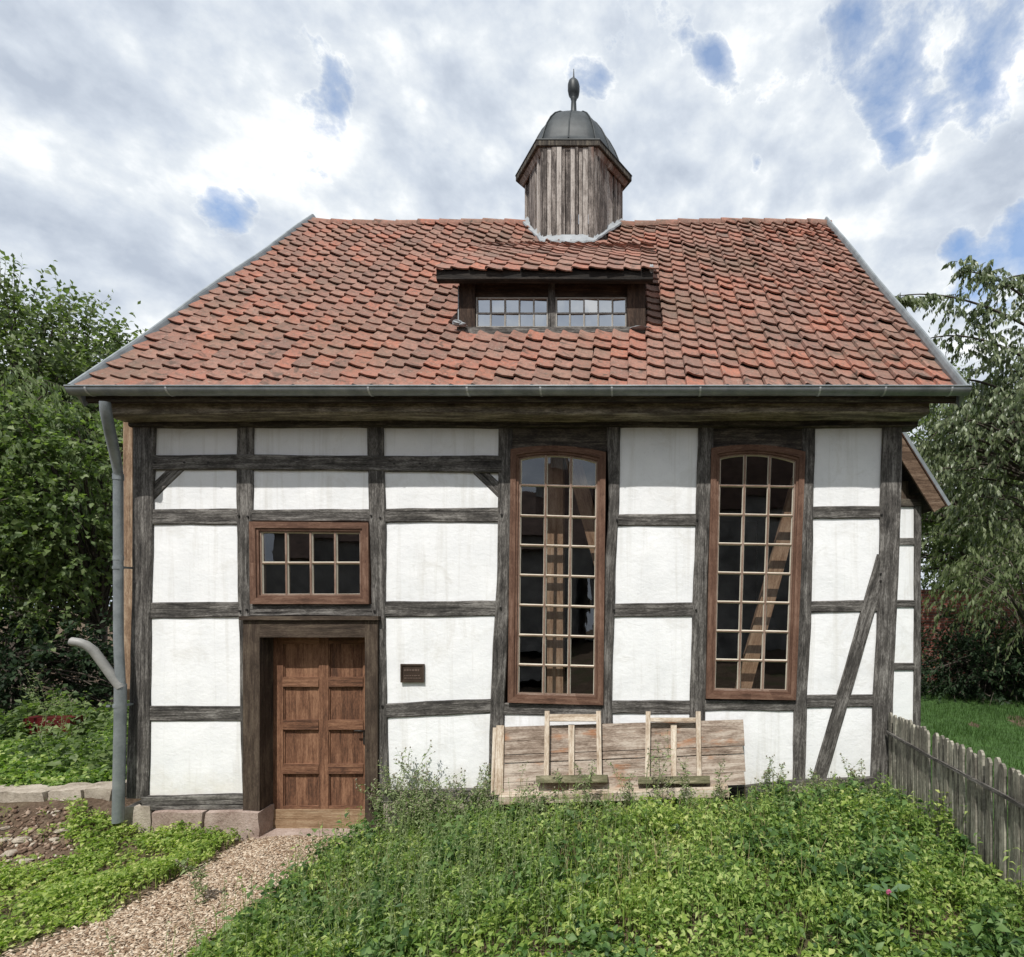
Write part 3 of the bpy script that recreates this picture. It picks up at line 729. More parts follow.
# ---- side, back walls and the room behind the glass
BY = 2 * RID.y - 0.35
m = MB()
for x, sx in ((XL + .06, 1), (XR - .06, -1)):
    m.box((x, BY / 2 + .1, 2.0), (.10, BY - .2, 4.6)); 
m.box(((XL + XR) / 2, BY, 2.0), (XR - XL, .12, 4.6)); m.build('rear_walls', M['plaster'], chapel)
m = MB()
for x, sx in ((XL - .012, 1), (XR + .012, -1)):
    for z in (0.05, 1.25, 2.2, 3.2, 4.2): m.box((x + sx * .05, BY / 2 + .15, z), (.12, BY - .3, .17), grain=1)
for x in (XL - .016, XR + .016):
    for y in (1.8, 3.5, 5.2, BY): m.box((x + (.05 if x < 0 else -.05), y, 2.1), (.13, .17, 4.4), grain=2)
m.build('side_timbers', M['timber'], chapel)['kind'] = 'stuff'
for x in (XL, XR):
    m = MB()
    for i in range(30):
        y = .1 + i * (2 * RID.y - .2) / 30; w = (2 * RID.y - .2) / 30
        zt = min(main_z(y), main_z(y + w), main_z(2 * RID.y - y), main_z(2 * RID.y - y - w)) - .12
        if zt > 4.3: m.box((x + random.uniform(-.004, .004), y + w / 2, (zt + 4.25) / 2), (.03, w - .006, zt - 4.25), grain=2)
    m.build('gable_cladding', M['dormer_wood'], chapel)
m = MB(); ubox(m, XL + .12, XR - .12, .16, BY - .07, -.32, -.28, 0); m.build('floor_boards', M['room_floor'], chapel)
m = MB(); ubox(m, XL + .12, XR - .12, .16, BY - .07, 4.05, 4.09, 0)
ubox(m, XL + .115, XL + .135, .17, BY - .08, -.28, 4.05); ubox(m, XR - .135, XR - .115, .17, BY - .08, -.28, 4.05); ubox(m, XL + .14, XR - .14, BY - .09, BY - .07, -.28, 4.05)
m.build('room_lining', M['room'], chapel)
m = MB(); a, b = P(547, 0, .30).x, P(563, 0, .30).x; ubox(m, a, b, .30, .46, -.28, 4.05); m.build('inner_post', M['inner_wood'], chapel)
def plank3(name, p0, p1, w, t, mat, parent):
    d = (p1 - p0); L = d.length; d.normalize(); yv = Vector((0, 1, 0)); s = d.cross(yv).normalized(); yv = s.cross(d).normalized()
    R = Matrix((s, yv, d)).transposed(); m = MB(); m.box((p0 + p1) / 2, (w, t, L), R, 0, 2); return m.build(name, M[mat], parent)
plank3('inner_brace', P(572, 455, .34), P(612, 600, .34), .17, .12, 'inner_wood', chapel)
plank3('inner_brace', P(738, 706, .20), P(800, 478, .20), .16, .10, 'inner_wood', chapel)

# ---- dormer
DF = 0.51
dL_, dR_ = P(460, 0, DF).x, P(645.5, 0, DF).x
zs, zt = P(0, 331, DF).z, P(0, 276, DF).z
m = MB()
for x in (dL_ + .02, dR_ - .02):
    ys = [DF + .1, 1.0, 1.6, 2.3]
    vs = []
    for y in ys: vs += [(x - .02, y, main_z(y) - .05), (x + .02, y, main_z(y) - .05), (x + .02, y, DFZ + dz_(y - DFY) - .06), (x - .02, y, DFZ + dz_(y - DFY) - .06)]
    fs = []
    for k in range(3):
        for q in range(4): fs.append((4 * k + q, 4 * k + (q + 1) % 4, 4 * k + 4 + (q + 1) % 4, 4 * k + 4 + q))
    fs += [(0, 1, 2, 3), (15, 14, 13, 12)]
    m.add(vs, fs)
m.box(((dL_ + dR_) / 2, DF + .75, (zs + zt) / 2), (dR_ - dL_ - .1, .03, zt - zs + .2))
dormer = m.build('dormer', M['dormer_wood'], chapel)
for x0, x1, mat in ((460, 475.5, 'dormer_wood'), (627, 645.5, 'dormer_wood'), (548.5, 555, 'timber')):
    m = MB(); ubox(m, P(x0, 0, DF).x, P(x1, 0, DF).x, DF - (.03 if x1 - x0 > 9 else .005), DF + .10, zs - .05, zt + .12); m.build('post', M[mat], dormer)
m = MB(); ubox(m, P(475.6, 0, DF).x, P(626.9, 0, DF).x, DF + .01, DF + .12, P(0, 297, DF).z, zt + .12, 0); m.build('head_beam', M['dormer_wood'], dormer)
m = MB(); ubox(m, P(458, 0, DF).x, P(648, 0, DF).x, DF - .04, DF + .10, zs - .06, P(0, 328.5, DF).z, 0); m.build('sill', M['timber'], dormer)
for a, b in ((476, 548), (555.5, 626.5)):
    m = MB(); x0, x1 = P(a, 0, DF).x, P(b, 0, DF).x; z1, z0 = P(0, 297.3, DF).z, P(0, 328, DF).z; e = .016
    ubox(m, x0, x0 + e, DF, DF + .05, z0, z1); ubox(m, x1 - e, x1, DF, DF + .05, z0, z1); ubox(m, x0 + e, x1 - e, DF, DF + .05, z1 - e, z1, 0); ubox(m, x0 + e, x1 - e, DF, DF + .05, z0, z0 + e * 1.3, 0)
    for k in range(1, 5): ubox(m, lerp(x0, x1, k / 5) - .009, lerp(x0, x1, k / 5) + .009, DF + .006, DF + .04, z0 + e * 1.3, z1 - e)
    zm = lerp(z0, z1, .50); ubox(m, x0 + e, x1 - e, DF + .009, DF + .037, zm - .008, zm + .008, 0)
    wn = m.build('dormer_window', M['grey_bars'], dormer)
    gm = MB()
    for k in range(5):
        for (za, zb) in ((z0, zm), (zm, z1)):
            t = random.gauss(0, .003), random.gauss(0, .003); X0, X1 = lerp(x0, x1, k / 5), lerp(x0, x1, (k + 1) / 5)
            gm.add([(X0, DF + .022 - t[0] - t[1], za), (X1, DF + .022 + t[0] - t[1], za), (X1, DF + .022 + t[0] + t[1], zb), (X0, DF + .022 - t[0] + t[1], zb)], [(0, 1, 2, 3)], None, 1)
    g = gm
    for mat_i in range(len(g.mi)): g.mi[mat_i] = 0
    o = g.build('dormer_glass', M['glass_dormer'], dormer)
# dormer roof: boards, eave board and tiles
dang = math.atan(DSL); dsd = Vector((0, math.cos(dang), math.sin(dang))); dnd = Vector((0, -math.sin(dang), math.cos(dang)))
dlen = (DMY - DFY) / math.cos(dang)
_dw = wob(.55)
def dpt(x, s, n):
    t = s * .767; sl = .87 - .09 * t; k = math.hypot(1, sl)
    return Vector((x, DFY + t, DFZ + dz_(t))) + Vector((0, -sl / k, 1 / k)) * (n + .010 * _dw(x * 1.5 + s))
dlen = (DMY - DFY) / .767
m = MB()
for r in range(int(dlen / .27) + 1):
    s = r * .27 - .06
    for c in range(int((DX1 - DX0) / TW) + 1):
        x = DX0 - .02 + c * TW
        if x > DX1 - .05: continue
        q = dpt(x + TW / 2, s, 0)
        if abs(q.x - CUX) < 0.62 and q.y > CUY - 0.66: continue
        add_tile(m, x, s, TW, .33, dpt, .016, .010, .65)
m.build('dormer_roof', M['tile'], dormer)
m = MB(); rings = []
for x in (DX0 + .02, DX1 - .02):
    up_ = [dpt(x, lerp(.02, dlen, k / 6), -.03) for k in range(7)]; rings.append(up_ + [v - Vector((0, 0, .08)) for v in up_[::-1]])
m.loft(rings, True, True); m.build('dormer_roof_boards', M['dormer_wood'], dormer)
m = MB(); xbeam(m, DX0, DX1, DFY - .02, DFY + .05, P(0, 281, .34).z, DFZ - .01, 9.1, .004); m.build('eave_board', M['black_timber'], dormer)
m = MB()
def lump(mb, c, sx, sy, sz, seed):
    r = random.Random(seed); n = 8; rings = []
    for i in range(1, 6):
        th = math.pi * i / 6
        rings.append([Vector((c[0] + sx * math.sin(th) * math.cos(a) * r.uniform(.7, 1.25), c[1] + sy * math.sin(th) * math.sin(a) * r.uniform(.7, 1.2), c[2] + sz * math.cos(th) * r.uniform(.8, 1.2))) for a in [2 * math.pi * k / n for k in range(n)]])
    mb.loft(rings, True, True, 0, False)
p = P(458, 323, DF - .08); lump(m, p, .06, .04, .035, 2); lump(m, p + Vector((.05, .0, -.02)), .06, .04, .02, 9); m.box(P(459, 305, DF).to_tuple(), (.012, .05, .42)); m.build('flashing', M['flash'], dormer)
m = MB(); p = P(641, 328, DF - .06); lump(m, p, .12, .05, .016, 3); m.build('flashing', M['flash'], dormer)
m = MB(); p = P(651.5, 270, DFY); lump(m, p, .03, .04, .06, 4); m.build('flashing', M['flash'], dormer)

# ---- cupola (hexagonal)
def hexp(s, z, q=1.0): return [Vector((CUX + s * math.cos(math.pi / 3 * k), CUY + q * s * math.sin(math.pi / 3 * k), z)) for k in range(6)]
m = MB(); sW = .80; zc = 9.33
for k in range(6):
    a, b = hexp(sW, 0)[k], hexp(sW, 0)[(k + 1) % 6]; mid = (a + b) / 2; nrm = (mid - Vector((CUX, CUY, 0))).normalized(); t = (b - a).normalized()
    wlist = [random.uniform(.7, 1.4) for _ in range(11)]; tot = sum(wlist); acc = 0
    for w in wlist:
        w = w / tot * (b - a).length; c = a + t * (acc + w / 2); acc += w
        zb = (main_z(c.y) if c.y < CUY else main_z(2 * CUY - c.y)) - .10
        ang = math.atan2(t.y, t.x); R = Matrix.Rotation(ang + random.gauss(0, .015), 3, 'Z')
        m.box(c + nrm * (random.choice((-.016, 0, .012)) + random.gauss(0, .003)) + Vector((0, 0, (zb + zc) / 2)), (w - .010, .028, zc - zb), R, 0, 2)
cup = m.build('cupola', M['cupola_wood'], chapel)
m = MB()
m.loft([hexp(.965, 9.335, .87), hexp(.975, 9.345, .87), hexp(.975, 9.415, .87), hexp(.96, 9.424, .87)], True, True); cor = m.build('cornice', M['dark_timber'], cup)
m = MB(); m.loft([hexp(.985, 9.426, .87), hexp(.985, 9.440, .87), hexp(.90, 9.455, .87)], True, True); m.build('cornice_cap', M['lead'], cup)
m = MB(); m.loft([hexp(.845, 9.25, .9), hexp(.865, 9.255, .9), hexp(.92, 9.33, .88), hexp(.70, 9.33, .9), hexp(.70, 9.25, .9)], True, False); m.build('cornice_moulding', M['cupola_wood'], cup)
m = MB()
prof = [(r_, 9.457 + (z_ - 9.447) * .87) for r_, z_ in [(.88, 9.447), (.85, 9.47), (.81, 9.56), (.765, 9.72), (.70, 9.90), (.61, 10.08), (.50, 10.24), (.36, 10.38), (.20, 10.47), (.09, 10.51), (.06, 10.53)]]
sub = 6
def hexring(s, z):
    h = hexp(s, z, .88); out = []
    for k in range(6):
        a, b = h[k], h[(k + 1) % 6]
        for j in range(sub):
            q = a.lerp(b, j / sub); r = (q - Vector((CUX, CUY, z))); rn = r.normalized()
            out.append(Vector((CUX, CUY, z)) + rn * lerp(r.length, s * .95, .35))
    return out
m.loft([hexring(s, z) for s, z in prof], True, True, 0, True)
for k in range(6):                                  # standing seams on the hips and mid-faces
    for mid in (0, .5):
        pts = []
        for s, z in prof[1:]:
            h = hexring(s, z); n = len(h); i = k * sub + int(mid * sub); pts.append(h[i] + (h[i] - Vector((CUX, CUY, z))).normalized() * .006)
        m.tube(pts, .011, 5)
m.build('dome', M['lead'], cup)
m = MB(); zk = lambda py: CZ + (CY - py) * 9.25 / F
m.lathe([(.09, 10.36), (.075, 10.42), (.055, 10.47), (.048, 10.55), (.042, zk(101)), (.055, zk(99)), (.05, zk(98)), (.085, zk(95.5)), (.100, zk(91)), (.100, zk(86)), (.085, zk(82.5)), (.05, zk(80)), (.02, zk(78.5)), (.012, zk(76)), (.006, zk(69))], (CUX, CUY), 16)
m.build('finial', M['lead'], cup)
# lead skirt round the foot of the cupola
m = MB()
hv = [Vector((CUX + s * .80, CUY, 0)) for s in (-1, 1)]
path = [Vector((CUX - .83, CUY - .05, 0)), Vector((CUX - .62, CUY - .38, 0)), Vector((CUX - .42, CUY - .72, 0)), Vector((CUX - .2, CUY - .77, 0)), Vector((CUX, CUY - .78, 0)), Vector((CUX + .2, CUY - .77, 0)), Vector((CUX + .42, CUY - .72, 0)), Vector((CUX + .62, CUY - .38, 0)), Vector((CUX + .83, CUY - .05, 0))]
fine = []
for a, b in zip(path, path[1:]): fine += [a.lerp(b, k / 5) for k in range(5)]
fine.append(path[-1]); rings = []; rr = random.Random(5)
for q in fine:
    out = (q - Vector((CUX, CUY, 0))).normalized(); wd = .030 + rr.uniform(-.010, .014)
    i_ = q - out * .06; o_ = q + out * wd
    rings.append([Vector((i_.x, i_.y, main_z(i_.y) + .11)), Vector((q.x, q.y, main_z(q.y) + .055)), Vector((o_.x, o_.y, main_z(o_.y) + .050 + rr.uniform(-.008, .008))), Vector((o_.x, o_.y, main_z(o_.y) + .02)), Vector((i_.x, i_.y, main_z(i_.y) + .02))])
m.loft(rings, True, True); m.build('lead_skirt', M['flash'], cup)

# ---- lean-to annex at the right gable
AY = 2.8; ad = D + AY
def AP(px, py, Y=AY): return P(px, py, Y)
aR = AP(921, 0).x; azB = -.1
m = MB(); ubox(m, XR + .06, aR - .05, AY + .10, AY + 3.0, azB, AP(0, 505).z); ubox(m, XR + .06, aR - .03, AY + .02, AY + .10, azB, AP(0, 505).z)
annex = m.build('annex', M['plaster'], chapel)
m = MB(); beam(m, [(xz(914.5, 504, AY), xz(921.5, 504, AY)), (xz(914, 620, AY), xz(921, 620, AY)), (xz(913.5, 760, AY), xz(921, 760, AY))], AY - .006, .16, .005); m.build('post', M['timber'], annex)
for yt, yb in ((538, 545), (600, 607.5), (663, 670.5)):
    m = MB(); beam(m, [(xz(850, yt, AY), xz(850, yb, AY)), (xz(915, yt, AY), xz(915, yb, AY))], AY - .002, .10, .004); m.build('rail', M['timber'], annex)
m = MB(); beam(m, [(xz(850, 499, AY), xz(850, 507, AY)), (xz(921, 499, AY), xz(921, 507, AY))], AY - .010, .14, .004); m.build('plate', M['dark_timber'], annex)
vt, vb = AP(903, 437, 2.6), AP(945.5, 505, 2.6); vd = (vt - vb).normalized(); top_ = vb + vd * ((vb.x - XR - .05) / abs(vd.x))
vn = Vector((-vd.z, 0, vd.x)); vn = vn if vn.z > 0 else -vn
m = MB()
for i in range(12):                                 # vertical boards in the little gable
    x = XR + .06 + i * .14; zt_ = vb.z + (vb.x - x - .14) * (vd.z / abs(vd.x)) - .32
    if zt_ > AP(0, 499).z + .02: m.box((x + .07, AY + .03, (zt_ + AP(0, 499).z) / 2), (.136, .03, zt_ - AP(0, 499).z), None, 0, 2)
m.build('gable_boards', M['brown_timber'], annex)
m = MB(); rings = []
for Y in (2.6, 2.64): rings.append([Vector((q.x, Y, q.z)) for q in (vb, top_, top_ - vn * .20, vb - vn * .20)])
m.loft(rings, True, True, 0); 
for f in range(len(m.uv)): m.uv[f] = None
vbrd = m.build('verge_board', M['verge_wood'], annex)
m = MB(); rings = []
for Y in (2.58, AY + 3.2): rings.append([Vector((q.x, Y, q.z)) for q in (vb + vn * .045 - vd * .03, top_ + vn * .045, top_ + vn * .004, vb + vn * .004 - vd * .03)])
m.loft(rings, True, True); m.build('annex_roof', M['tile'], annex)
m = MB(); rings = []
for Y in (2.645, AY + 3.15): rings.append([Vector((q.x, Y, q.z)) for q in (vb + vn * -.0, top_ + vn * -.0, top_ - vn * .10, vb - vn * .10)])
m.loft(rings, True, True); m.build('soffit_boards', M['dormer_wood'], annex)
m = MB(); rings = []
for Y in (2.572, 2.60): rings.append([Vector((q.x, Y, q.z)) for q in (vb + vn * .062 - vd * .03, top_ + vn * .062, top_ + vn * .012, vb + vn * .012 - vd * .03)])
m.loft(rings, True, True); m.build('verge_trim', M['zinc'], annex)

# ================================================================== small things on the wall
pl = empty('plaque', P(412.5, 682, -.0)); tag(pl, 'small dark bronze plaque on the white panel right of the door', 'plaque')
a, b = P(401.5, 664), P(424.5, 682)
m = MB(); ubox(m, a.x, b.x, -.012, .010, b.z, a.z); m.build('plate', M['bronze'], pl)
m = MB(); e = .014
ubox(m, a.x - .002, b.x + .002, -.024, -.003, a.z - e, a.z + .002); ubox(m, a.x - .002, b.x + .002, -.024, -.003, b.z - .002, b.z + e); ubox(m, a.x - .002, a.x + e, -.0235, -.003, b.z + e, a.z - e); ubox(m, b.x - e, b.x + .002, -.0235, -.003, b.z + e, a.z - e); m.build('rim', M['bronze'], pl)
m = MB(); rr = random.Random(3)
for row, (z, hh) in enumerate(((670, .020), (675.5, .010), (678, .009))):
    x = a.x + .035
    while x < b.x - .05:
        w = rr.uniform(.012, .03); ubox(m, x, x + w, -.0165, -.011, P(0, z).z - hh / 2, P(0, z).z + hh / 2); x += w + .008
m.build('relief', M['bronze_lit'], pl)['kind'] = 'stuff'

# ---- low bench and the table leaning on it
bench = empty('plank_bench', P(615, 820, -.42)); tag(bench, 'low pale plank bench beneath the leaning table, its feet lost in weeds', 'bench')
a, b = P(499, 797, -.46), P(729, 789.5, -.46)
plank3('seat_plank', Vector((a.x, -.33, a.z - .030)), Vector((b.x, -.33, b.z - .030)), .075, .30, 'pale_wood', bench)
for px in (541, 610, 690):
    q = P(px, 803, -.36); m = MB(); stone_block(m, (q.x, -.30, q.z - .18), (.13, .24, .36), px, .008); m.build('support', M['stone'], bench)
tab = empty('plank_table', P(622, 795, -.38)); tag(tab, 'weathered plank table tipped on its side against the wall, two leg frames facing out', 'table')
TB, TT = -.335, -.085                                  # y of the table top's lower and upper edge
def tpt(px, py, off=0.0):                              # point on the leaning plane, off = out of it
    v = (py - 722) / 70.0; y = TT + (TB - TT) * v; p = P(px, py, y)
    return p + Vector((0, -.93, .37)) * off
def tslab(mb, c4, o0, o1, g=0, mi=0):
    A = [tpt(*q, o1) for q in c4]; B = [tpt(*q, o0) for q in c4]
    dl, dh = (A[1] - A[0]).length, (A[3] - A[0]).length; r = random.random() * 9
    uv = [(r, r), (r + dl, r), (r + dl, r + dh), (r, r + dh)] if dl > dh else [(r, r), (r, r + dl), (r + dh, r + dl), (r + dh, r)]
    mb.add(A + B, [(3, 2, 1, 0), (4, 5, 6, 7), (0, 1, 5, 4), (1, 2, 6, 5), (2, 3, 7, 6), (3, 0, 4, 7)], [uv] * 6, mi)
def te(x, t):                                          # edge lines of the board set in pixels, t 0 top .. 1 bottom
    u = (x - 501) / 243; return lerp(lerp(727, 719.5, u), lerp(796.5, 784.5, u), t)
m = MB()
for t0, t1 in ((0, .40), (.412, .52), (.535, .80), (.806, 1.0)):
    j = random.uniform(-1.2, 1.2)
    tslab(m, [(502, te(502, t0)), (743 + j, te(743, t0)), (744.5 + j, te(744, t1)), (502, te(502, t1))], -.02 + random.uniform(-.003, .003), .008 + random.uniform(-.003, .003))
m.build('tabletop', M['plank_wood'], tab)
m = MB(); tslab(m, [(497.5, 726), (505, 726), (503.5, 795), (495, 795)], .004, .045); tslab(m, [(493.5, 728), (497, 728), (494, 796), (491.5, 796)], -.02, .03); m.build('end_batten', M['pale_wood'], tab)
for (u0, u1, yt, cb, ce, f0, f1, fy) in ((548.5, 599, 712.5, (715.5, 722.5), 571.8, 538, 608, 776.5), (648, 697.3, 713, (719, 722.8), 673.5, 638, 708.5, 777.5)):
    for u in (u0, u1):
        m = MB(); lean = -1.8 if u == u0 else 0
        tslab(m, [(u - 2.3, yt), (u + 2.3, yt), (u + 2.3 + lean + 1, fy), (u - 2.3 + lean + 1, fy)], .055, .095); m.build('leg', M['pale_wood'], tab)
    m = MB(); tslab(m, [(u0 + 2.3, cb[0]), (u1 - 2.3, cb[0]), (u1 - 2.3, cb[1]), (u0 + 2.3, cb[1])], .058, .085); m.build('crossbar', M['pale_wood'], tab)
    m = MB(); tslab(m, [(ce - 3, 725), (ce + 3, 725), (ce + 2.6, 790 if u0 < 600 else 777), (ce - 2.6, 790 if u0 < 600 else 777)], .010, .040); m.build('batten', M['pale_wood'], tab)
    m = MB(); tslab(m, [(f0, fy), (f1, fy - 1), (f1, fy + 6.5), (f0, fy + 7)], .02, .12); m.build('foot_bar', M['foot_wood'], tab)

# ================================================================== GROUND
def gh(x, y):
    x = np.asarray(x, float); y = np.asarray(y, float)
    z = -.20 + .36 * vsmooth((x + 2.7) / 2.4)
    z = z + .36 * vsmooth((-x - 5.0) / .9) * vsmooth((y + .75) / .9)
    z = z - .10 * vsmooth((-x - 3.0) / 2) * vsmooth((-y - 1.5) / 3)
    z = z + .02 * np.sin(x * 2.1 + y * 1.3) * np.cos(y * 1.7 - x) * vsmooth((np.abs(x + 3.6) - .6) / .8)
    return z
def gz(x, y): return float(gh(x, y))
def axis(lo, hi, f0, f1, fine, coarse):
    a = [lo]
    while a[-1] < hi: a.append(a[-1] + (fine if f0 <= a[-1] <= f1 else coarse))
    return np.array(a)
xs = np.concatenate([np.linspace(-150, -12, 24), np.arange(-11.8, 8.0, .12), np.linspace(8.2, 150, 30)]); ys = np.concatenate([np.linspace(-80, -6.5, 16), np.arange(-6.3, 2.0, .12), np.linspace(2.2, 200, 40)])
X, Y = np.meshgrid(xs, ys); Z = gh(X, Y)
inside = (X > XL + .2) & (X < XR - .2) & (Y > .25) & (Y < BY - .2); Z = np.where(inside, -.45, Z)
V = np.stack([X.ravel(), Y.ravel(), Z.ravel()], 1); nx = len(xs); idx = np.arange(len(V)).reshape(len(ys), nx)
T = np.stack([idx[:-1, :-1].ravel(), idx[:-1, 1:].ravel(), idx[1:, 1:].ravel(), idx[1:, :-1].ravel()], 1)
def ground_mat():
    m, nt = new_mat('earth'); p = poso(nt)
    n = noise(nt, p, 4, 7, 0.7); n2 = noise(nt, p, 30, 5, 0.7); n3 = noise(nt, p, 1.0, 3, 0.5)
    c = ramp(nt, mth(nt, 'ADD', mth(nt, 'MULTIPLY', n, .5), mth(nt, 'MULTIPLY', n2, .5)), [(.32, (.045, .032, .022)), (.5, (.115, .080, .056)), (.68, (.23, .175, .13))])
    c = mixc(nt, ramp(nt, n3, [(.48, 0.0), (.66, .55)]), c, (.045, .065, .02))
    finish(nt, c, .95, mth(nt, 'ADD', n, n2), .9, .03, spec=.1); return m
g = np_mesh('ground', V, T, ground_mat()); tag(g, kind='structure')
# path sheet
pl_ = [(-2.6, -4.95, -3.5), (-2.0, -4.38, -3.22), (-1.5, -4.12, -3.12), (-.9, -4.02, -3.12), (-.45, -4.0, -3.12), (-.10, -3.98, -2.95)]
pl_ = [(-4.5, -6.1, -4.7), (-3.4, -5.4, -4.0)] + pl_
def path_x(y): 
    ys_ = [q[0] for q in pl_]; return np.interp(y, ys_, [q[1] for q in pl_]), np.interp(y, ys_, [q[2] for q in pl_])
m = MB(); n = 40; vs = []; K = 10
for i in range(n + 1):
    y = lerp(-4.5, -.085, i / n); l, r = path_x(y); l -= .05 + .05 * math.sin(y * 7); r += .05 + .05 * math.sin(y * 9 + 1)
    for k in range(K + 1):
        x = lerp(l, r, k / K); vs.append((x, y, gz(x, y) + .006 + .014 * math.sin(math.pi * k / K)))
m.add(vs, [(i * (K + 1) + k, i * (K + 1) + k + 1, (i + 1) * (K + 1) + k + 1, (i + 1) * (K + 1) + k) for i in range(n) for k in range(K)], None, 0, True)
def path_mat():
    m_, nt = new_mat('chip bed'); p = poso(nt); v = nd(nt, 'ShaderNodeTexVoronoi', {'Scale': 55.0, 'Vector': mapping(nt, p, (1, .55, 1))})
    c = ramp(nt, nd(nt, 'ShaderNodeSeparateColor', {0: v.outputs['Color']}).outputs[0], [(0, (.10, .065, .04)), (.5, (.27, .20, .14)), (1, (.45, .37, .28))])
    finish(nt, c, .9, v.outputs['Distance'], .8, .01); return m_
tag(m.build('path', path_mat()), kind='structure')
# chips
N = 30000
y = RNG.uniform(-3.2, -.06, N); l, r = path_x(y); x = l + (r - l) * RNG.random(N) + RNG.normal(0, .06, N)
L = RNG.uniform(.018, .045, N); Wd = RNG.uniform(.007, .018, N); az = RNG.normal(.3, .9, N); tl = RNG.normal(0, .28, N); rl = RNG.normal(0, .35, N)
ax = np.stack([np.cos(az) * np.cos(tl), np.sin(az) * np.cos(tl), np.sin(tl)], 1); sd = np.stack([-np.sin(az), np.cos(az), rl], 1); sd /= np.linalg.norm(sd, axis=1)[:, None]
kx = (x - l) / (r - l); base = np.stack([x, y, gh(x, y) + .008 + .014 * np.sin(np.pi * np.clip(kx, 0, 1)) + RNG.uniform(.003, .022, N)], 1); nrm = np.cross(ax, sd) * .003
q = [base + ax * (L * a)[:, None] / 2 + sd * (Wd * b)[:, None] / 2 + nrm * c for a, b, c in ((-1, -1, 0), (1, -.7, 0), (1, .8, 0), (-1, 1, 0), (-1, -1, 1), (1, -.7, 1), (1, .8, 1), (-1, 1, 1))]
V = np.stack(q, 1).reshape(-1, 3); o = (np.arange(N) * 8)[:, None]
T = np.concatenate([o + np.array(f) for f in ((4, 5, 6, 7), (0, 1, 5, 4), (1, 2, 6, 5), (2, 3, 7, 6), (3, 0, 4, 7))], 0)
def chip_mat():
    m_, nt = new_mat('wood chips'); r_ = islo(nt)
    finish(nt, ramp(nt, r_, [(0, (.15, .09, .055)), (.25, (.29, .20, .13)), (.6, (.42, .325, .235)), (1, (.60, .51, .40))]), .85); return m_
tag(np_mesh('wood_chips', V, T, chip_mat()), 'pale wood chips strewn over the path to the door', 'wood chips', kind='stuff')

# ================================================================== LEAVES
def unit(a): return a / np.maximum(1e-9, np.linalg.norm(a, axis=-1, keepdims=True))
def leaf_arrays(p, ax, nr, L, Wd, fold=.25, droop=.15):
    """two folded quads per leaf: base, two shoulders each side, tip"""
    ax = unit(ax); sd = unit(np.cross(ax, nr)); up = np.cross(sd, ax); L = L[:, None]; Wd = Wd[:, None]
    b = p; t = p + ax * L - up * L * droop; mid = p + ax * L * .48 + up * L * .04
    s1 = mid + sd * Wd / 2 + up * Wd * fold; s2 = mid - sd * Wd / 2 + up * Wd * fold
    V = np.stack([b, s1, t, s2, mid - ax * 0], 1)
    n = len(p); o = (np.arange(n) * 5)[:, None]
    T = np.concatenate([o + np.array(f) for f in ((0, 1, 4), (1, 2, 4), (4, 2, 3), (0, 4, 3))], 0)
    return V.reshape(-1, 3), T
def rnd_unit(n): return unit(RNG.normal(size=(n, 3)))

def cover(n, xr, yr, dens, hfun, Lr, kmin, kmax, mat, name, label, spread=.5, cat='ground cover', stem=True, vs=.45, vp=2.0):
    x = RNG.uniform(*xr, n); y = RNG.uniform(*yr, n); k = RNG.random(n) < dens(x, y); x, y = x[k], y[k]
    h = hfun(x, y) * RNG.uniform(.45, 1.1, len(x)); nl = RNG.integers(kmin, kmax + 1, len(x)); I = np.repeat(np.arange(len(x)), nl); n2 = len(I)
    hh = h[I] * (1 - vs * RNG.random(n2) ** vp); az = RNG.uniform(0, 6.283, n2); rad = RNG.uniform(.0, .035, n2)
    dirx, diry = np.cos(az), np.sin(az)
    p = np.stack([x[I] + dirx * rad, y[I] + diry * rad, gh(x[I], y[I]) + hh], 1)
    ax = np.stack([dirx, diry, RNG.normal(.15, .45, n2)], 1)
    nr = np.stack([-dirx * .3, -diry * .3, np.ones(n2)], 1) + RNG.normal(0, spread, (n2, 3)) * .75
    Ls = RNG.uniform(*Lr, n2) * (.7 + .5 * RNG.random(len(x))[I]); V, T = leaf_arrays(p, ax, nr, Ls, Ls * RNG.uniform(.32, .8, n2), .2, .2)
    if stem:
        ns = len(x); b = np.stack([x + RNG.normal(0, .02, ns), y + RNG.normal(0, .02, ns), gh(x, y)], 1); t = np.stack([x, y, gh(x, y) + h], 1)
        w = np.stack([np.full(ns, .0025), np.zeros(ns), np.zeros(ns)], 1); VS = np.stack([b - w, b + w, t], 1).reshape(-1, 3)
        TS = np.arange(ns * 3).reshape(-1, 3) + len(V); V = np.concatenate([V, VS]); T = np.concatenate([T, TS])
    return tag(np_mesh(name, V, T, M[mat]), label, cat, kind='stuff')
def lumps(x, y, s=1.0, ph=0.0):
    return .5 + .25 * np.sin(x * 2.3 * s + 1.3 * np.sin(y * 1.9 * s + ph) + ph) + .25 * np.sin(y * 2.9 * s + 1.1 * np.sin(x * 2.6 * s) + 2 * ph)
def right_mask(x, y):
    _, r = path_x(np.clip(y, -4.5, -.1)); r = r + .06 * np.sin(y * 9)
    d = x - r - .02
    a = np.clip(d / .18, 0, 1); a = a * np.where((x > -1.55) & (x < 1.05) & (y > -.52), .12, 1) * np.where((y > -.30) & (x < -2.35), .0, 1)
    return a * (x < 2.66 + 0 * y)
def gaps(x, y): return np.where(.6 * lumps(x, y, 3.6, 1.9) + .4 * lumps(x, y, 7.5, .3) < .40, .36, 1.0)
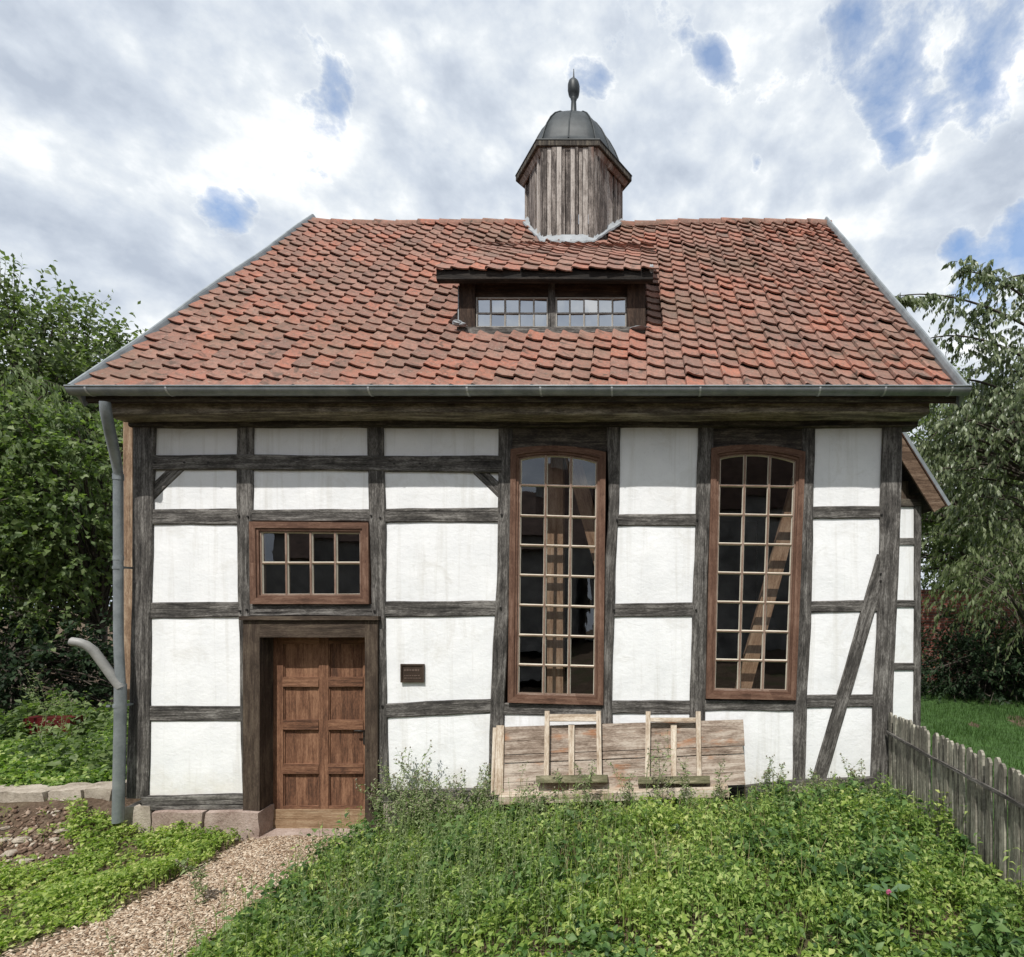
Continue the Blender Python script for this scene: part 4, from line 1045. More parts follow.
def hcap(x, y): return np.maximum(.05, CZ - (.366 - .030 * vsmooth((x - .9) / .5)) * (D + y) - gh(x, y)) * 1.02
def right_h(x, y): return np.minimum(right_h0(x, y), hcap(x, y) * (.55 + .6 * lumps(x, y, 4.2, 1.0)))
def right_h0(x, y):
    edge = vsmooth((x - path_x(np.clip(y, -4.5, -.1))[1]) / .7); near = vsmooth((y + 3.4) / 2.2)
    return (.03 + (.30 * lumps(x, y, 1.9, .4) ** 1.6 + .20 * lumps(x, y, 4.3, 2.2) ** 2) * near + .06 * near * vsmooth((x - -1.0) / 1.2)) * (.40 + .60 * edge)
def clump(x, y): return vsmooth((lumps(x, y, 1.7, 1.4) - .42) / .3) * vsmooth((lumps(x, y, .7, 4.0) - .25) / .35)
cover(17000, (-4.4, 2.7), (-3.5, -.10), lambda x, y: right_mask(x, y) * gaps(x, y) * np.where(lumps(x, y, 1.3, 2.1) < .62, 1, .45), right_h, (.026, .054), 5, 9, 'leaf_cover', 'ground_cover', 'dense green ground cover of small leaves between path and picket fence', spread=.9)
cover(9500, (-4.4, 2.7), (-3.6, -.15), lambda x, y: right_mask(x, y) * gaps(x + .4, y) * np.where(lumps(x, y, 1.3, 2.1) < .55, .15, 1) * np.where(y > -.9, .45, 1), lambda x, y: right_h(x, y) * 1.05, (.028, .058), 5, 8, 'leaf_bright', 'ground_cover', 'yellow-green low leaves in patches amid the darker ground cover', spread=.9)
cover(4200, (-3.0, 2.68), (-2.7, -.12), lambda x, y: right_mask(x, y) * clump(x, y), lambda x, y: np.minimum((.14 + .46 * lumps(x, y, 3.1, .3) ** 1.4) * vsmooth((y + 3.3) / 1.4), hcap(x, y) * (.70 + .65 * lumps(x, y, 5.0, 2.0))), (.035, .085), 11, 20, 'leaf_deep', 'leafy_clumps', 'taller leafy clumps standing out of the green ground cover', cat='ground cover', vs=.9, vp=.9, spread=.8)
def left_mask(x, y):
    l, _ = path_x(np.clip(y, -4.5, -.1)); l = l + .07 * np.sin(y * 8 + 1) + .04 * np.sin(y * 19)
    d = l - .03 - x; soil = ((x + 6.35) / .95) ** 2 + ((y + .55) / .50) ** 2 + .5 * np.sin(x * 7) * np.sin(y * 9 + 1)
    return np.clip(d / .22, 0, 1) * np.where(soil < 1, .06, 1) * (y < -.09) * np.where(lumps(x, y, 2.4, .9) < .30, .35, 1)
cover(12000, (-7.5, -3.9), (-3.4, -.07), left_mask, lambda x, y: .03 + .17 * lumps(x, y, 1.8, 1) * vsmooth((y + 2.4) / 1.5), (.024, .050), 5, 9, 'leaf_bright', 'ground_cover', 'bright green ground cover left of the wood-chip path', spread=.9)
def bank_mask(x, y): return np.where((y > .38 + .08 * np.sin(x * 3)) & (x < XL - .12) & (y < 3.8), 1, 0) * 1.0
cover(6500, (-10.5, -5.4), (.3, 3.8), bank_mask, lambda x, y: (.10 + .22 * lumps(x, y, 1.4, .6)) * np.where((x < -6.3 - .62 * y) & (y > .9), .45, 1), (.040, .085), 6, 10, 'leaf_cover', 'undergrowth', 'low leafy undergrowth on the bank behind the edging stones', cat='undergrowth', vs=.8, vp=1.0, spread=.9)
cover(1500, (-10.5, -5.45), (.6, 3.6), lambda x, y: bank_mask(x, y) * np.where((x < -6.1 - .62 * y) & (x > -9.3) & (y < 2.7), .12, 1) * (.3 + .7 * (lumps(x, y, 2.0, .2) > .45)), lambda x, y: .30 + .42 * lumps(x, y, 1.7, 1.6), (.07, .13), 14, 24, 'leaf_hazel', 'undergrowth', 'knee-high leafy stems on the bank beside the downpipe', cat='undergrowth', vs=.95, vp=.8, spread=.8)
cover(500, (-3.0, 2.66), (-2.0, -.2), lambda x, y: right_mask(x, y) * .9, lambda x, y: np.minimum(.18 + .16 * lumps(x, y, 2.0, 3.0), hcap(x, y)), (.05, .095), 5, 8, 'leaf_deep', 'broad_weeds', 'broad-leaved weeds dotted through the finer ground cover', cat='weeds', spread=.9)
# taller nettle-like stems mixed in the right-hand patch
def stems(n, fx, fy, h0, h1, Lr, mat, name, label, narrow=.35, cat='weeds'):
    x = fx(n); y = fy(n); k = right_mask(x, y) > RNG.random(n); x, y = x[k], y[k]; n = len(x); h = np.minimum(RNG.uniform(h0, h1, n), hcap(x, y) * RNG.uniform(.95, 1.6, n)); lean = RNG.normal(0, .12, (n, 2))
    Vs, Ts, off = [], [], 0; b = np.stack([x, y, gh(x, y)], 1); d = unit(np.stack([lean[:, 0], lean[:, 1], np.ones(n)], 1)); t = b + d * h[:, None]
    for ang in (0, 1.57):
        w = np.array([math.cos(ang), math.sin(ang), 0]) * .0028; VS = np.stack([b - w, b + w, t + w * .4, t - w * .4], 1).reshape(-1, 3)
        Vs.append(VS); Ts.append(np.stack([np.arange(n) * 4, np.arange(n) * 4 + 1, np.arange(n) * 4 + 2], 1) + off); Ts.append(np.stack([np.arange(n) * 4, np.arange(n) * 4 + 2, np.arange(n) * 4 + 3], 1) + off); off += len(VS)
    nl = (h / .045).astype(int); I = np.repeat(np.arange(n), nl); m = len(I); f = RNG.uniform(.25, 1.0, m); az = RNG.uniform(0, 6.283, m)
    p = b[I] + d[I] * (h[I] * f)[:, None]; ax = np.stack([np.cos(az), np.sin(az), RNG.normal(.1, .4, m)], 1); nr = np.stack([-np.cos(az) * .3, -np.sin(az) * .3, np.ones(m)], 1) + RNG.normal(0, .3, (m, 3))
    L = RNG.uniform(*Lr, m) * (1.15 - .6 * f); V, T = leaf_arrays(p, ax, nr, L, L * narrow, .2, .3); Ts.append(T + off); Vs.append(V)
    return tag(np_mesh(name, np.concatenate(Vs), np.concatenate(Ts), M[mat]), label, cat, kind='stuff')
stems(800, lambda n: RNG.uniform(-2.9, 2.55, n), lambda n: -.25 - 2.3 * RNG.random(n) ** 1.3, .25, .52, (.05, .10), 'leaf_cover', 'tall_weeds', 'taller leafy stems rising out of the ground cover before the wall')
stems(420, lambda n: -1.5 + RNG.normal(0, .75, n), lambda n: RNG.uniform(-2.4, -.7, n), .35, .68, (.025, .06), 'leaf_weed', 'tall_weeds', 'tall thin wispy stems rising from the ground cover right of the path', .25)
stems(400, lambda n: RNG.uniform(-2.4, 2.5, n), lambda n: -.12 - .7 * RNG.random(n), .24, .48, (.04, .08), 'leaf_weed', 'wall_weeds', 'grey-green wispy weeds along the foot of the wall', .22)
# grass blades among the cover
def blades(n, fx, fy, mask, h0, h1, w, mat, name, label, cat='grass', bend=.35):
    x = fx(n); y = fy(n); k = mask(x, y) > RNG.random(n); x, y = x[k], y[k]; n = len(x); h = RNG.uniform(h0, h1, n); az = RNG.uniform(0, 6.283, n); fa = RNG.uniform(0, 6.283, n)
    b = np.stack([x, y, gh(x, y)], 1); o = np.stack([np.cos(az), np.sin(az), np.zeros(n)], 1); s = np.stack([np.cos(fa), np.sin(fa), np.zeros(n)], 1) * w
    bd = RNG.uniform(.1, 1.0, n)[:, None] * bend; z = np.array([0, 0, 1.0]); h = h[:, None]
    m = b + z * h * .55 + o * h * bd * .3; t = b + z * h * (1 - .3 * bd) + o * h * bd
    V = np.stack([b - s, b + s, m + s * .8, m - s * .8, t], 1).reshape(-1, 3); i = (np.arange(n) * 5)[:, None]
    T = np.concatenate([i + np.array(f) for f in ((0, 1, 2), (0, 2, 3), (3, 2, 4))], 0)
    return tag(np_mesh(name, V, T, M[mat]), label, cat, kind='stuff')
gx = lambda n: RNG.choice([-.25, -.05, .1, -1.9, -2.3, 1.3, -3.0], n) + RNG.normal(0, .22, n)
blades(2600, gx, lambda n: RNG.uniform(-2.3, -.3, n), right_mask, .14, .34, .0035, 'leaf_bright', 'grass_tufts', 'loose tufts of long grass growing through the ground cover', bend=.6)
blades(80000, lambda n: 2.72 + 9.5 * RNG.random(n) ** 1.0, lambda n: RNG.uniform(-2.6, 9.5, n), lambda x, y: np.where((x < 4.6) & (y > 2.75) & (y < 6), 0, 1) * 1.0, .04, .10, .004, 'grass', 'lawn_grass', 'short green lawn grass behind the picket fence', cat='lawn')
m = MB(); N_ = 24; vs = []
for j in range(N_ + 1):
    for i in range(N_ + 1):
        x, y = lerp(2.70, 30, (i / N_) ** 2), lerp(-3.2, 40, (j / N_) ** 1.5); vs.append((x, y, gz(x, y) + .012))
m.add(vs, [(j * (N_ + 1) + i, j * (N_ + 1) + i + 1, (j + 1) * (N_ + 1) + i + 1, (j + 1) * (N_ + 1) + i) for j in range(N_) for i in range(N_)], None, 0, True)
M['straw'] = plain_mat('dry straw', (.33, .27, .15), .9, .4, 9)
blades(1500, lambda n: RNG.choice([.1, -.4, .55, -2.5, 1.6], n) + RNG.normal(0, .4, n), lambda n: RNG.uniform(-1.9, -.15, n), right_mask, .18, .46, .0022, 'straw', 'dry_stems', 'dry straw-coloured stems scattered through the weeds', bend=.5)
tag(m.build('lawn', plain_mat('turf', (.040, .085, .018), .95, .4, 6)), kind='structure')

# ---- wiry flowering weeds by the wall, each a plant of its own
def weed(x, y, h, seed, label, group, n_br=5, flop=.25):
    r = random.Random(seed); root = empty('flowering_weed', (x, y, gz(x, y))); tag(root, label, 'weed', group)
    st, hd = MB(), MB(); lp, la, ln, ll = [], [], [], []
    def shoot(p, d, L, rad, lev):
        pts = [p]; n = 6
        for i in range(n):
            d = (d + Vector((r.gauss(0, .13), r.gauss(0, .13), r.gauss(.04, .06)))).normalized(); pts.append(pts[-1] + d * L / n)
        st.tube(pts, [rad * (1 - .6 * i / n) for i in range(n + 1)], 4, 0, True, False)
        for i in range(1, n + 1):
            for _ in range(2 if lev == 0 else 1):
                if r.random() < (.85 if i < n - 1 else .3):
                    a = r.uniform(0, 6.28); lp.append(pts[i]); la.append((math.cos(a), math.sin(a), r.gauss(.2, .3))); ln.append((r.gauss(0, .4), r.gauss(0, .4), 1)); ll.append(r.uniform(.025, .06) * (1.4 - i / n))
            if lev < 2 and i >= 2 and r.random() < .75: shoot(pts[i], (d + Vector((r.gauss(0, .55), r.gauss(0, .55), .1))).normalized(), L * r.uniform(.30, .5), rad * .6, lev + 1)
        if lev > 0 or True:
            e = pts[-1]; q = r.uniform(.005, .009); lump(hd, e, q, q, q * 1.2, r.random())
    for b in range(n_br): shoot(Vector((x + r.gauss(0, .04), y + r.gauss(0, .03), gz(x, y))), Vector((r.gauss(0, flop), r.gauss(0, flop * .6), 1)).normalized(), h * r.uniform(.7, 1.0), .0042, 0)
    st.add(hd.v, hd.f, None, 1); st.build('stem', [M['leaf_weed'], M['seed']], root)
    V, T = leaf_arrays(np.array([tuple(q) for q in lp]), np.array(la), np.array(ln), np.array(ll), np.array(ll) * .32); np_mesh('leaves', V, T, M['leaf_weed'], root)
def at_wall(px, Y): return (px - CX) * (D + Y) / F
la = 'bushy wiry weed with small seed heads growing against the wall right of the door'
for px, Y, h, s in ((382, -.30, .66, 1), (402, -.24, .62, 2), (420, -.20, .74, 3), (436, -.28, .72, 4), (452, -.22, .70, 5), (466, -.34, .55, 6), (483, -.26, .52, 7), (393, -.45, .5, 8), (428, -.5, .5, 9)):
    weed(at_wall(px, Y), Y, h, s, la, 'wiry weeds right of the door', 5)
lb = 'thin wispy weed standing in front of the leaning table'
for px, Y, h, s in ((520, -.62, .50, 11), (552, -.66, .52, 12), (586, -.7, .55, 13), (628, -.66, .5, 14), (655, -.7, .62, 15), (690, -.66, .5, 16), (716, -.62, .48, 17)):
    weed(at_wall(px, Y), Y, h, s, lb, 'wispy weeds before the table', 2, .2)
lc = 'tall thin weed with seed heads by the timber brace at the right corner'
for px, Y, h, s in ((765, -.2, .42, 21), (788, -.25, .46, 22), (806, -.3, .42, 23), (838, -.25, .46, 24), (858, -.3, .44, 25), (778, -.4, .45, 26)):
    weed(at_wall(px, Y), Y, h, s, lc, 'weeds at the right corner', 2, .2)
q = P(55, 760, 1.2); weed(q.x, 1.2, .95, 31, 'tall spindly weed in front of the red box on the left bank', None, 3, .15)
q = at_wall(175, -1.4); weed(-3.55, -1.35, .38, 32, 'lone sprig of weed growing through the wood chips', None, 2, .3)
# pink balsam in the foreground
bx, by = (888 - CX) * 3.55 / F, -2.25
root = empty('balsam_plant', (bx, by, gz(bx, by))); tag(root, 'pink-flowered balsam with two broad leaves at the bottom right of the ground cover', 'flower')
m = MB(); top = Vector((bx, by, gz(bx, by) + .25)); m.tube([(bx, by, gz(bx, by)), top.lerp(Vector((bx, by, 0)), 0.0)], .005, 6); m.build('stem', M['leaf_weed'], root)
p = np.array([[top.x, top.y, top.z + .0]] * 4); V, T = leaf_arrays(p, np.array([[1, -.1, .35], [-1, .1, .30], [.2, -1, .1], [-.1, 1, .4]]), np.array([[-.2, -.6, 1], [.3, -.5, 1], [0, 0, 1], [0, 0, 1]], float), np.array([.17, .16, .10, .10]), np.array([.055, .05, .035, .04]), .1, .1); np_mesh('leaves', V, T, M['balsam'], root)
m = MB()
for k in range(5): lump(m, top + Vector((math.cos(k * 1.26) * .009, -.012, .004 + math.sin(k * 1.26) * .010)), .009, .008, .011, k)
m.build('flower', M['pink'], root)

# ---- stones at the left
for (x0, x1, y0, y1, Yf, s, lab) in ((48, 82, 791, 815, .12, 41, 'long pale edging stone on the left bank, between mossy and rounded ones'), (82, 112, 789, 813, .15, 42, 'rounded pale edging stone next to the downpipe'), (-20, 46, 793, 812, .10, 43, 'mossy flat edging stone at the left picture edge')):
    a, b = P(x0, y0, Yf), P(x1, y1, Yf); m = MB(); stone_block(m, ((a.x + b.x) / 2, Yf + .12, (a.z + b.z) / 2 - .02), (b.x - a.x, .26, a.z - b.z + .06), s, .018)
    tag(m.build('edging_stone', M['stone'], None), lab, 'stone', 'edging stones on the left bank')
rr = random.Random(8)
lab = 'small pale stone lying loose on the bare soil patch'
for k in range(26):
    x, y = -6.35 + rr.gauss(0, .45), -.50 + rr.gauss(0, .24); s = rr.uniform(.02, .06)
    m = MB(); lump(m, (x, y, gz(x, y) + s * .2), s * 1.3, s, s * .5, k); tag(m.build('loose_stone', M['stone'], None), lab, 'stone', 'loose stones on the soil')
# rubble on the soil
n = 1500; x = RNG.normal(-6.4, .55, n); y = RNG.normal(-.5, .26, n); k = (y < .0) & (y > -1.3); x, y = x[k], y[k]; n = len(x)
sz = RNG.uniform(.008, .032, n) ** 1.0; R3 = np.linalg.qr(RNG.normal(size=(n, 3, 3)))[0]
cube = np.array([(a, b, c) for a in (-1, 1) for b in (-1, 1) for c in (-1, 1)], float)[None] * (1 + RNG.normal(0, .2, (n, 8, 3))) * np.array([1, .75, .45])
V = np.einsum('nij,nkj->nki', R3, cube) * sz[:, None, None] * .7 + np.stack([x, y, gh(x, y) + sz * .3], 1)[:, None, :]
T = np.concatenate([(np.arange(n) * 8)[:, None] + np.array(f) for f in ((0, 1, 3, 2), (4, 6, 7, 5), (0, 4, 5, 1), (2, 3, 7, 6), (0, 2, 6, 4), (1, 5, 7, 3))], 0)
mr, nt_ = new_mat('soil rubble'); finish(nt_, ramp(nt_, islo(nt_), [(0, (.08, .05, .035)), (.5, (.20, .13, .09)), (.85, (.34, .26, .20)), (1, (.50, .45, .38))]), .9)
tag(np_mesh('rubble', V.reshape(-1, 3), T, mr), 'brown crumbs and chips of rubble on the bare soil', 'rubble', kind='stuff')
# red box half hidden on the bank
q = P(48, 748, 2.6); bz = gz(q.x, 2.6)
root = empty('red_box', (q.x, 2.6, bz)); tag(root, 'red box with painted-in shade on a pale base, half hidden by plants on the left bank', 'box')
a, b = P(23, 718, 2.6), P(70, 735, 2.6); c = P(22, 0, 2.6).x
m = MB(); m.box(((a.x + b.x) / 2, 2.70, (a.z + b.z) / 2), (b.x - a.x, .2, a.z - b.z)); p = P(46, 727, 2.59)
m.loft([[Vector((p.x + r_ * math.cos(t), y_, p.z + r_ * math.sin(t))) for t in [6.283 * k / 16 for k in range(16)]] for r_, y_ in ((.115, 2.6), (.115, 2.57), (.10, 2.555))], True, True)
m.build('body', M['shaded_red'], root)
m = MB(); m.box(((a.x + b.x) / 2, 2.71, (b.z - .003 + bz) / 2), (b.x - a.x - .02, .22, b.z - .006 - bz)); m.build('base', M['concrete'], root)

# ================================================================== FENCE
fx = (890 - CX) * 5.72 / F
fence = empty('picket_fence', (fx, -1.5, .16)); tag(fence, 'weathered grey picket fence running from the chapel corner towards the viewer', 'fence')
pk = random.Random(4); Yk = -.08; k = 0
while Yk > -2.75:
    w = pk.uniform(.050, .062); zb, ztop = gz(fx, Yk) - .06, 1.128 + pk.gauss(0, .011); lean = pk.gauss(0, .010)
    m = MB(); t = .011; x = fx + pk.gauss(0, .004); yc = Yk - w / 2
    shape = pk.random()
    tip = [(-w / 2, ztop - w * .55), (-w * .28, ztop - .008), (0, ztop), (w * .28, ztop - .008), (w / 2, ztop - w * .55)] if shape < .75 else [(-w / 2, ztop - .03), (-w * .1, ztop), (w * .2, ztop - .01), (w / 2, ztop - .025)]
    prof = [(-w / 2, zb), (-w / 2, (zb + ztop) / 2)] + tip + [(w / 2, (zb + ztop) / 2), (w / 2, zb)]
    A = [Vector((x - t, yc + a + lean * (z - zb) * 2, z)) for a, z in prof]; B = [v + Vector((2 * t, 0, 0)) for v in A]; n = len(prof)
    ru, rv = pk.uniform(0, 20), pk.uniform(0, 20); uvf = lambda vs_: [(q.z + ru, q.y + rv) for q in vs_]
    fs = [tuple(range(n))[::-1], tuple(range(n, 2 * n))] + [(i, (i + 1) % n, n + (i + 1) % n, n + i) for i in range(n)]; allv = A + B
    m.add(allv, fs, [uvf([allv[i] for i in f]) for f in fs]); m.build('picket', M['fence_wood'], fence)
    Yk -= w + pk.uniform(.016, .026); k += 1
for z, h, side in ((.915, .024, -.024), (.33, .05, .030)):
    m = MB(); rings = []; w_ = wob(z)
    for i in range(16):
        y = lerp(-.06, -2.8, i / 15); x = fx + side; dz = .012 * w_(y * .8)
        rings.append([Vector((x - .010, y, z + dz - h / 2)), Vector((x + .010, y, z + dz - h / 2)), Vector((x + .010, y, z + dz + h / 2)), Vector((x - .010, y, z + dz + h / 2))])
    m.loft(rings, True, True); m.build('fence_rail', M['timber'], fence)
for y in (-.14, -2.0):
    m = MB(); m.box((fx + .07, y, .55), (.09, .09, 1.0), grain=2); m.build('fence_post', M['fence_wood'], fence)

# ================================================================== TREES
def tree(name, label, base, trunk_h, cc, cr, n_cl, shoots, sh_len, leaves, L, ratio, mat, seed, mode='up', shell=.55, trunk_r=.16, cat='tree', group=None, zmin=None, bark='bark', lean=0.0, csig=.9, boughs=()):
    global RNG
    rng = np.random.default_rng(seed); RNG_keep = RNG; RNG = rng
    root = empty(name, base); tag(root, label, cat, group)
    base = np.array(base, float); cc = np.array(cc, float); cr = np.array(cr, float)
    d = rnd_unit(n_cl); rad = (shell + (1 - shell) * rng.random(n_cl) ** .6) * (1 + .20 * np.sin(d[:, 0] * 5 + seed) * np.cos(d[:, 2] * 4 + seed * 2) + .12 * np.sin(d[:, 1] * 9 + d[:, 2] * 7))
    C = cc + d * rad[:, None] * cr
    if zmin is not None: C = C[C[:, 2] > zmin]
    n_cl = len(C); outw = unit((C - cc) / cr)
    tr = MB(); topz = base + np.array([lean, 0, trunk_h])
    tpts = [base + (topz - base) * t + np.array([.10 * math.sin(t * 5 + seed), .1 * math.cos(t * 4 + seed), 0]) * t for t in np.linspace(0, 1, 7)]
    tr.tube([Vector(p) for p in tpts], [trunk_r * (1.25 if i == 0 else 1 - .11 * i) for i in range(7)], 10)
    for i in range(min(n_cl, 140)):   # limbs
        k = int(np.clip(3 + 3 * (C[i, 2] - cc[2] + cr[2]) / (2 * cr[2]), 2, 6)); s = tpts[k]; m = (s + C[i]) / 2 + np.array([0, 0, .18 * np.linalg.norm(C[i] - s)]) * (1 if mode != 'droop' else 1.5)
        tr.tube([Vector((1 - t) ** 2 * s + 2 * t * (1 - t) * m + t * t * C[i]) for t in np.linspace(0, 1, 6)], list(np.linspace(trunk_r * .32, .012, 6)), 5, 0, True, False)
    nbx = 0
    for bgh in boughs:
        tr.tube([Vector(p) for p in bgh], list(np.linspace(.035, .008, len(bgh))), 6, 0, True, False)
        extra = np.array(bgh) - np.array([0, 0, .06]); extra = extra + rng.normal(0, .10, extra.shape); extra = extra[rng.random(len(extra)) < .8]; nbx += len(extra); C = np.concatenate([C, extra]); outw = np.concatenate([outw, np.tile([-.5, 0, -.1], (len(extra), 1))])
    nb_ = nbx; n_cl = len(C); thin = np.ones(n_cl); thin[n_cl - nb_:] = rng.uniform(.30, .75, nb_)
    # shoots
    I = np.repeat(np.arange(n_cl), shoots); ns = len(I); o = C[I] + rng.normal(0, .22, (ns, 3)) * csig * (thin[I, None] ** 1.5)
    vec = outw[I] * .7 + rnd_unit(ns) * .75
    if mode == 'up': vec[:, 2] += .45
    elif mode == 'droop': vec[:, 2] = vec[:, 2] * .5 + .10
    else: vec[:, 2] += .05
    vec = unit(vec); sl = rng.uniform(.55, 1.1, ns) * sh_len * thin[I]
    bend = {'up': .10, 'droop': -.55, 'flat': -.18}[mode]
    J = np.repeat(np.arange(ns), leaves); f = np.tile((np.arange(leaves) + .5) / leaves, ns) + rng.normal(0, .04, ns * leaves); nlf = len(J)
    pos = o[J] + vec[J] * (sl[J] * f)[:, None]; pos[:, 2] += bend * sl[J] * f * f
    if mode == 'droop': ax = vec[J] * .35 + rnd_unit(nlf) * .35 + np.array([0, 0, -.95])
    elif mode == 'up': ax = vec[J] * .6 + rnd_unit(nlf) * .9 + np.array([0, 0, -.05])
    else: ax = vec[J] * .6 + rnd_unit(nlf) * .7 + np.array([0, 0, -.35])
    nr = rnd_unit(nlf) * .8 + outw[I[J]] * .35 + np.array([0, 0, .55])
    Ls = rng.uniform(.7, 1.25, nlf) * L; V, T = leaf_arrays(pos, ax, nr, Ls, Ls * ratio * rng.uniform(.85, 1.15, nlf), .12, .15)
    np_mesh('crown', V, T, M[mat], root)
    # twigs
    if mode != 'none':
        w = unit(np.cross(vec, rnd_unit(ns))) * .006; mid = o + vec * sl[:, None] * .55; mid[:, 2] += bend * sl * .3; e = o + vec * sl[:, None]; e[:, 2] += bend * sl
        VT = np.stack([o - w, o + w, mid + w * .7, mid - w * .7, e], 1).reshape(-1, 3); i = (np.arange(ns) * 5)[:, None]
        np_mesh('twigs', VT, np.concatenate([i + np.array(q) for q in ((0, 1, 2), (0, 2, 3), (3, 2, 4))], 0), M[bark], root)
    tr.build('trunk', M[bark], root); RNG = RNG_keep
    return root
def gp(px, d): return (px - CX) * d / F
def zz(py, d): return CZ + (CY - py) * d / F
# left side
tree('broadleaf_tree', 'tallest broadleaf tree on the left with upright shoots against the sky', (gp(20, 14.5), 8.7, .1), 6.5, (gp(0, 14.5), 8.7, zz(400, 14.5)), (2.9, 2.4, zz(300, 14.5) - zz(400, 14.5)), 130, 8, 1.15, 15, .15, .55, 'leaf_left', 3, 'up', .35, .2, group='trees left of the chapel')
tree('broadleaf_tree', 'broadleaf tree directly behind the left end of the chapel roof', (gp(100, 15.5), 9.7, .1), 5.5, (gp(88, 15.5), 9.7, zz(425, 15.5)), (1.45, 2.2, zz(335, 15.5) - zz(425, 15.5)), 100, 8, 1.0, 15, .15, .55, 'leaf_left', 5, 'up', .3, .17, group='trees left of the chapel')
tree('hazel_tree', 'dense hazel with round leaves filling the space beside the downpipe', (gp(104, 11.6), 5.8, .15), 3.0, (gp(60, 11.0), 5.3, zz(510, 11.0)), (1.6, 1.4, 2.4), 170, 8, .75, 14, .115, .72, 'leaf_hazel', 7, 'flat', .35, .08, group='trees left of the chapel')
tree('willow_tree', 'pale willow-like tree with long hanging leaves at the left edge', (gp(-60, 10.5), 4.7, .15), 3.5, (gp(-50, 10.5), 4.7, zz(470, 10.5)), (1.9, 1.5, 2.7), 100, 8, 1.0, 16, .16, .22, 'leaf_willow', 9, 'droop', .45, .12, group='trees left of the chapel')
tree('understory_bush', 'dark shaded bush under the trees at far left', (gp(10, 10.6), 4.8, .1), 1.2, (gp(20, 10.6), 4.9, zz(680, 10.6)), (2.6, .9, 1.15), 120, 8, .6, 12, .10, .6, 'leaf_shrub', 12, 'flat', .2, .05, cat='bush')
tree('background_tree', 'shaded tree closing the gap behind the left-hand trees', (gp(-10, 19), 13.2, .1), 6, (gp(10, 19), 13.2, zz(500, 19)), (4.6, 2.0, 4.6), 170, 8, 1.2, 13, .20, .6, 'leaf_left', 15, 'flat', .2, .2, group='trees left of the chapel')
# right side
def arc3(pts, d0, n):
    a = [np.array([gp(px, d), d - D, zz(py, d)]) for px, py, d in pts]
    return [(1 - t) ** 2 * a[0] + 2 * t * (1 - t) * a[1] + t * t * a[2] for t in np.linspace(0, 1, n)]
boughs = [arc3([(1050, 420, 12.6), (960, 350, 12.4), (915, 400, 12.2)], 0, 12), arc3([(1050, 450, 12.8), (950, 390, 12.6), (925, 450, 12.4)], 0, 12), arc3([(1050, 340, 12.3), (965, 285, 11.8), (898, 296, 11.4)], 0, 14), arc3([(1060, 330, 12.3), (1000, 268, 12.0), (962, 272, 11.7)], 0, 11), arc3([(1060, 380, 12.3), (970, 315, 12.0), (912, 345, 11.8)], 0, 12), arc3([(1070, 300, 12.4), (1030, 262, 12.2), (1000, 282, 12.0)], 0, 7)]
tree('cherry_tree', 'cherry tree with drooping leaves, its crown reaching above the roof verge on the right', (gp(1075, 12.5), 6.7, .15), 6.0, (gp(1056, 12.5), 6.7, zz(440, 12.5)), (2.8, 2.0, zz(330, 12.5) - zz(440, 12.5)), 185, 8, .95, 15, .14, .40, 'leaf_cherry', 21, 'droop', .45, .18, group='trees right of the chapel', boughs=boughs, zmin=zz(555, 12.5))
tree('background_tree', 'grey-green tree filling the gap behind the annex', (gp(975, 18), 12.2, .1), 6.0, (gp(962, 18), 12.2, zz(490, 18)), (2.3, 2.2, 3.9), 190, 8, .95, 14, .15, .55, 'leaf_back', 23, 'flat', .3, .18, group='trees right of the chapel')
tree('background_tree', 'dark tree low behind the brick garden wall on the right', (gp(1010, 22), 16.2, .1), 6.0, (gp(1000, 22), 16.2, zz(530, 22)), (5.6, 2.0, 4.4), 190, 8, 1.3, 14, .22, .55, 'leaf_cherry', 25, 'flat', .2, .2, group='trees right of the chapel')
tree('leafy_shrub', 'pale shrub with long leaves lit in front of the brick garden wall', (gp(1030, 11.0), 5.2, .15), 2.5, (gp(1035, 11.0), 5.2, zz(575, 11.0)), (1.3, 1.0, 1.2), 46, 8, .9, 14, .14, .30, 'leaf_back', 27, 'droop', .45, .06, cat='shrub')
tree('evergreen_shrub', 'dark evergreen shrub on the lawn beside the annex', (gp(990, 12.2), 6.4, .15), 1.0, (gp(990, 12.2), 6.4, zz(672, 12.2)), (1.8, 1.1, 1.0), 150, 8, .55, 14, .10, .45, 'leaf_shrub', 29, 'flat', .3, .05, cat='shrub')
# brick wall
m = MB(); wy = 8.4; d_ = D + wy; x0, x1, z1 = gp(900, d_), gp(1090, d_), zz(592, d_)
m.box(((x0 + x1) / 2, wy + .15, (z1 + .1) / 2), (x1 - x0, .3, z1 - .1), grain=0); 
for i in range(len(m.uv)): m.uv[i] = None
root = empty('garden_wall', ((x0 + x1) / 2, wy, .1)); tag(root, 'dark red brick garden wall half hidden by shrubs on the right', 'wall'); m.build('brickwork', M['brick'], root)
m = MB(); m.box(((x0 + x1) / 2, wy + .15, z1 + .035), (x1 - x0 + .04, .36, .065), grain=0); m.build('coping', M['brick'], root)

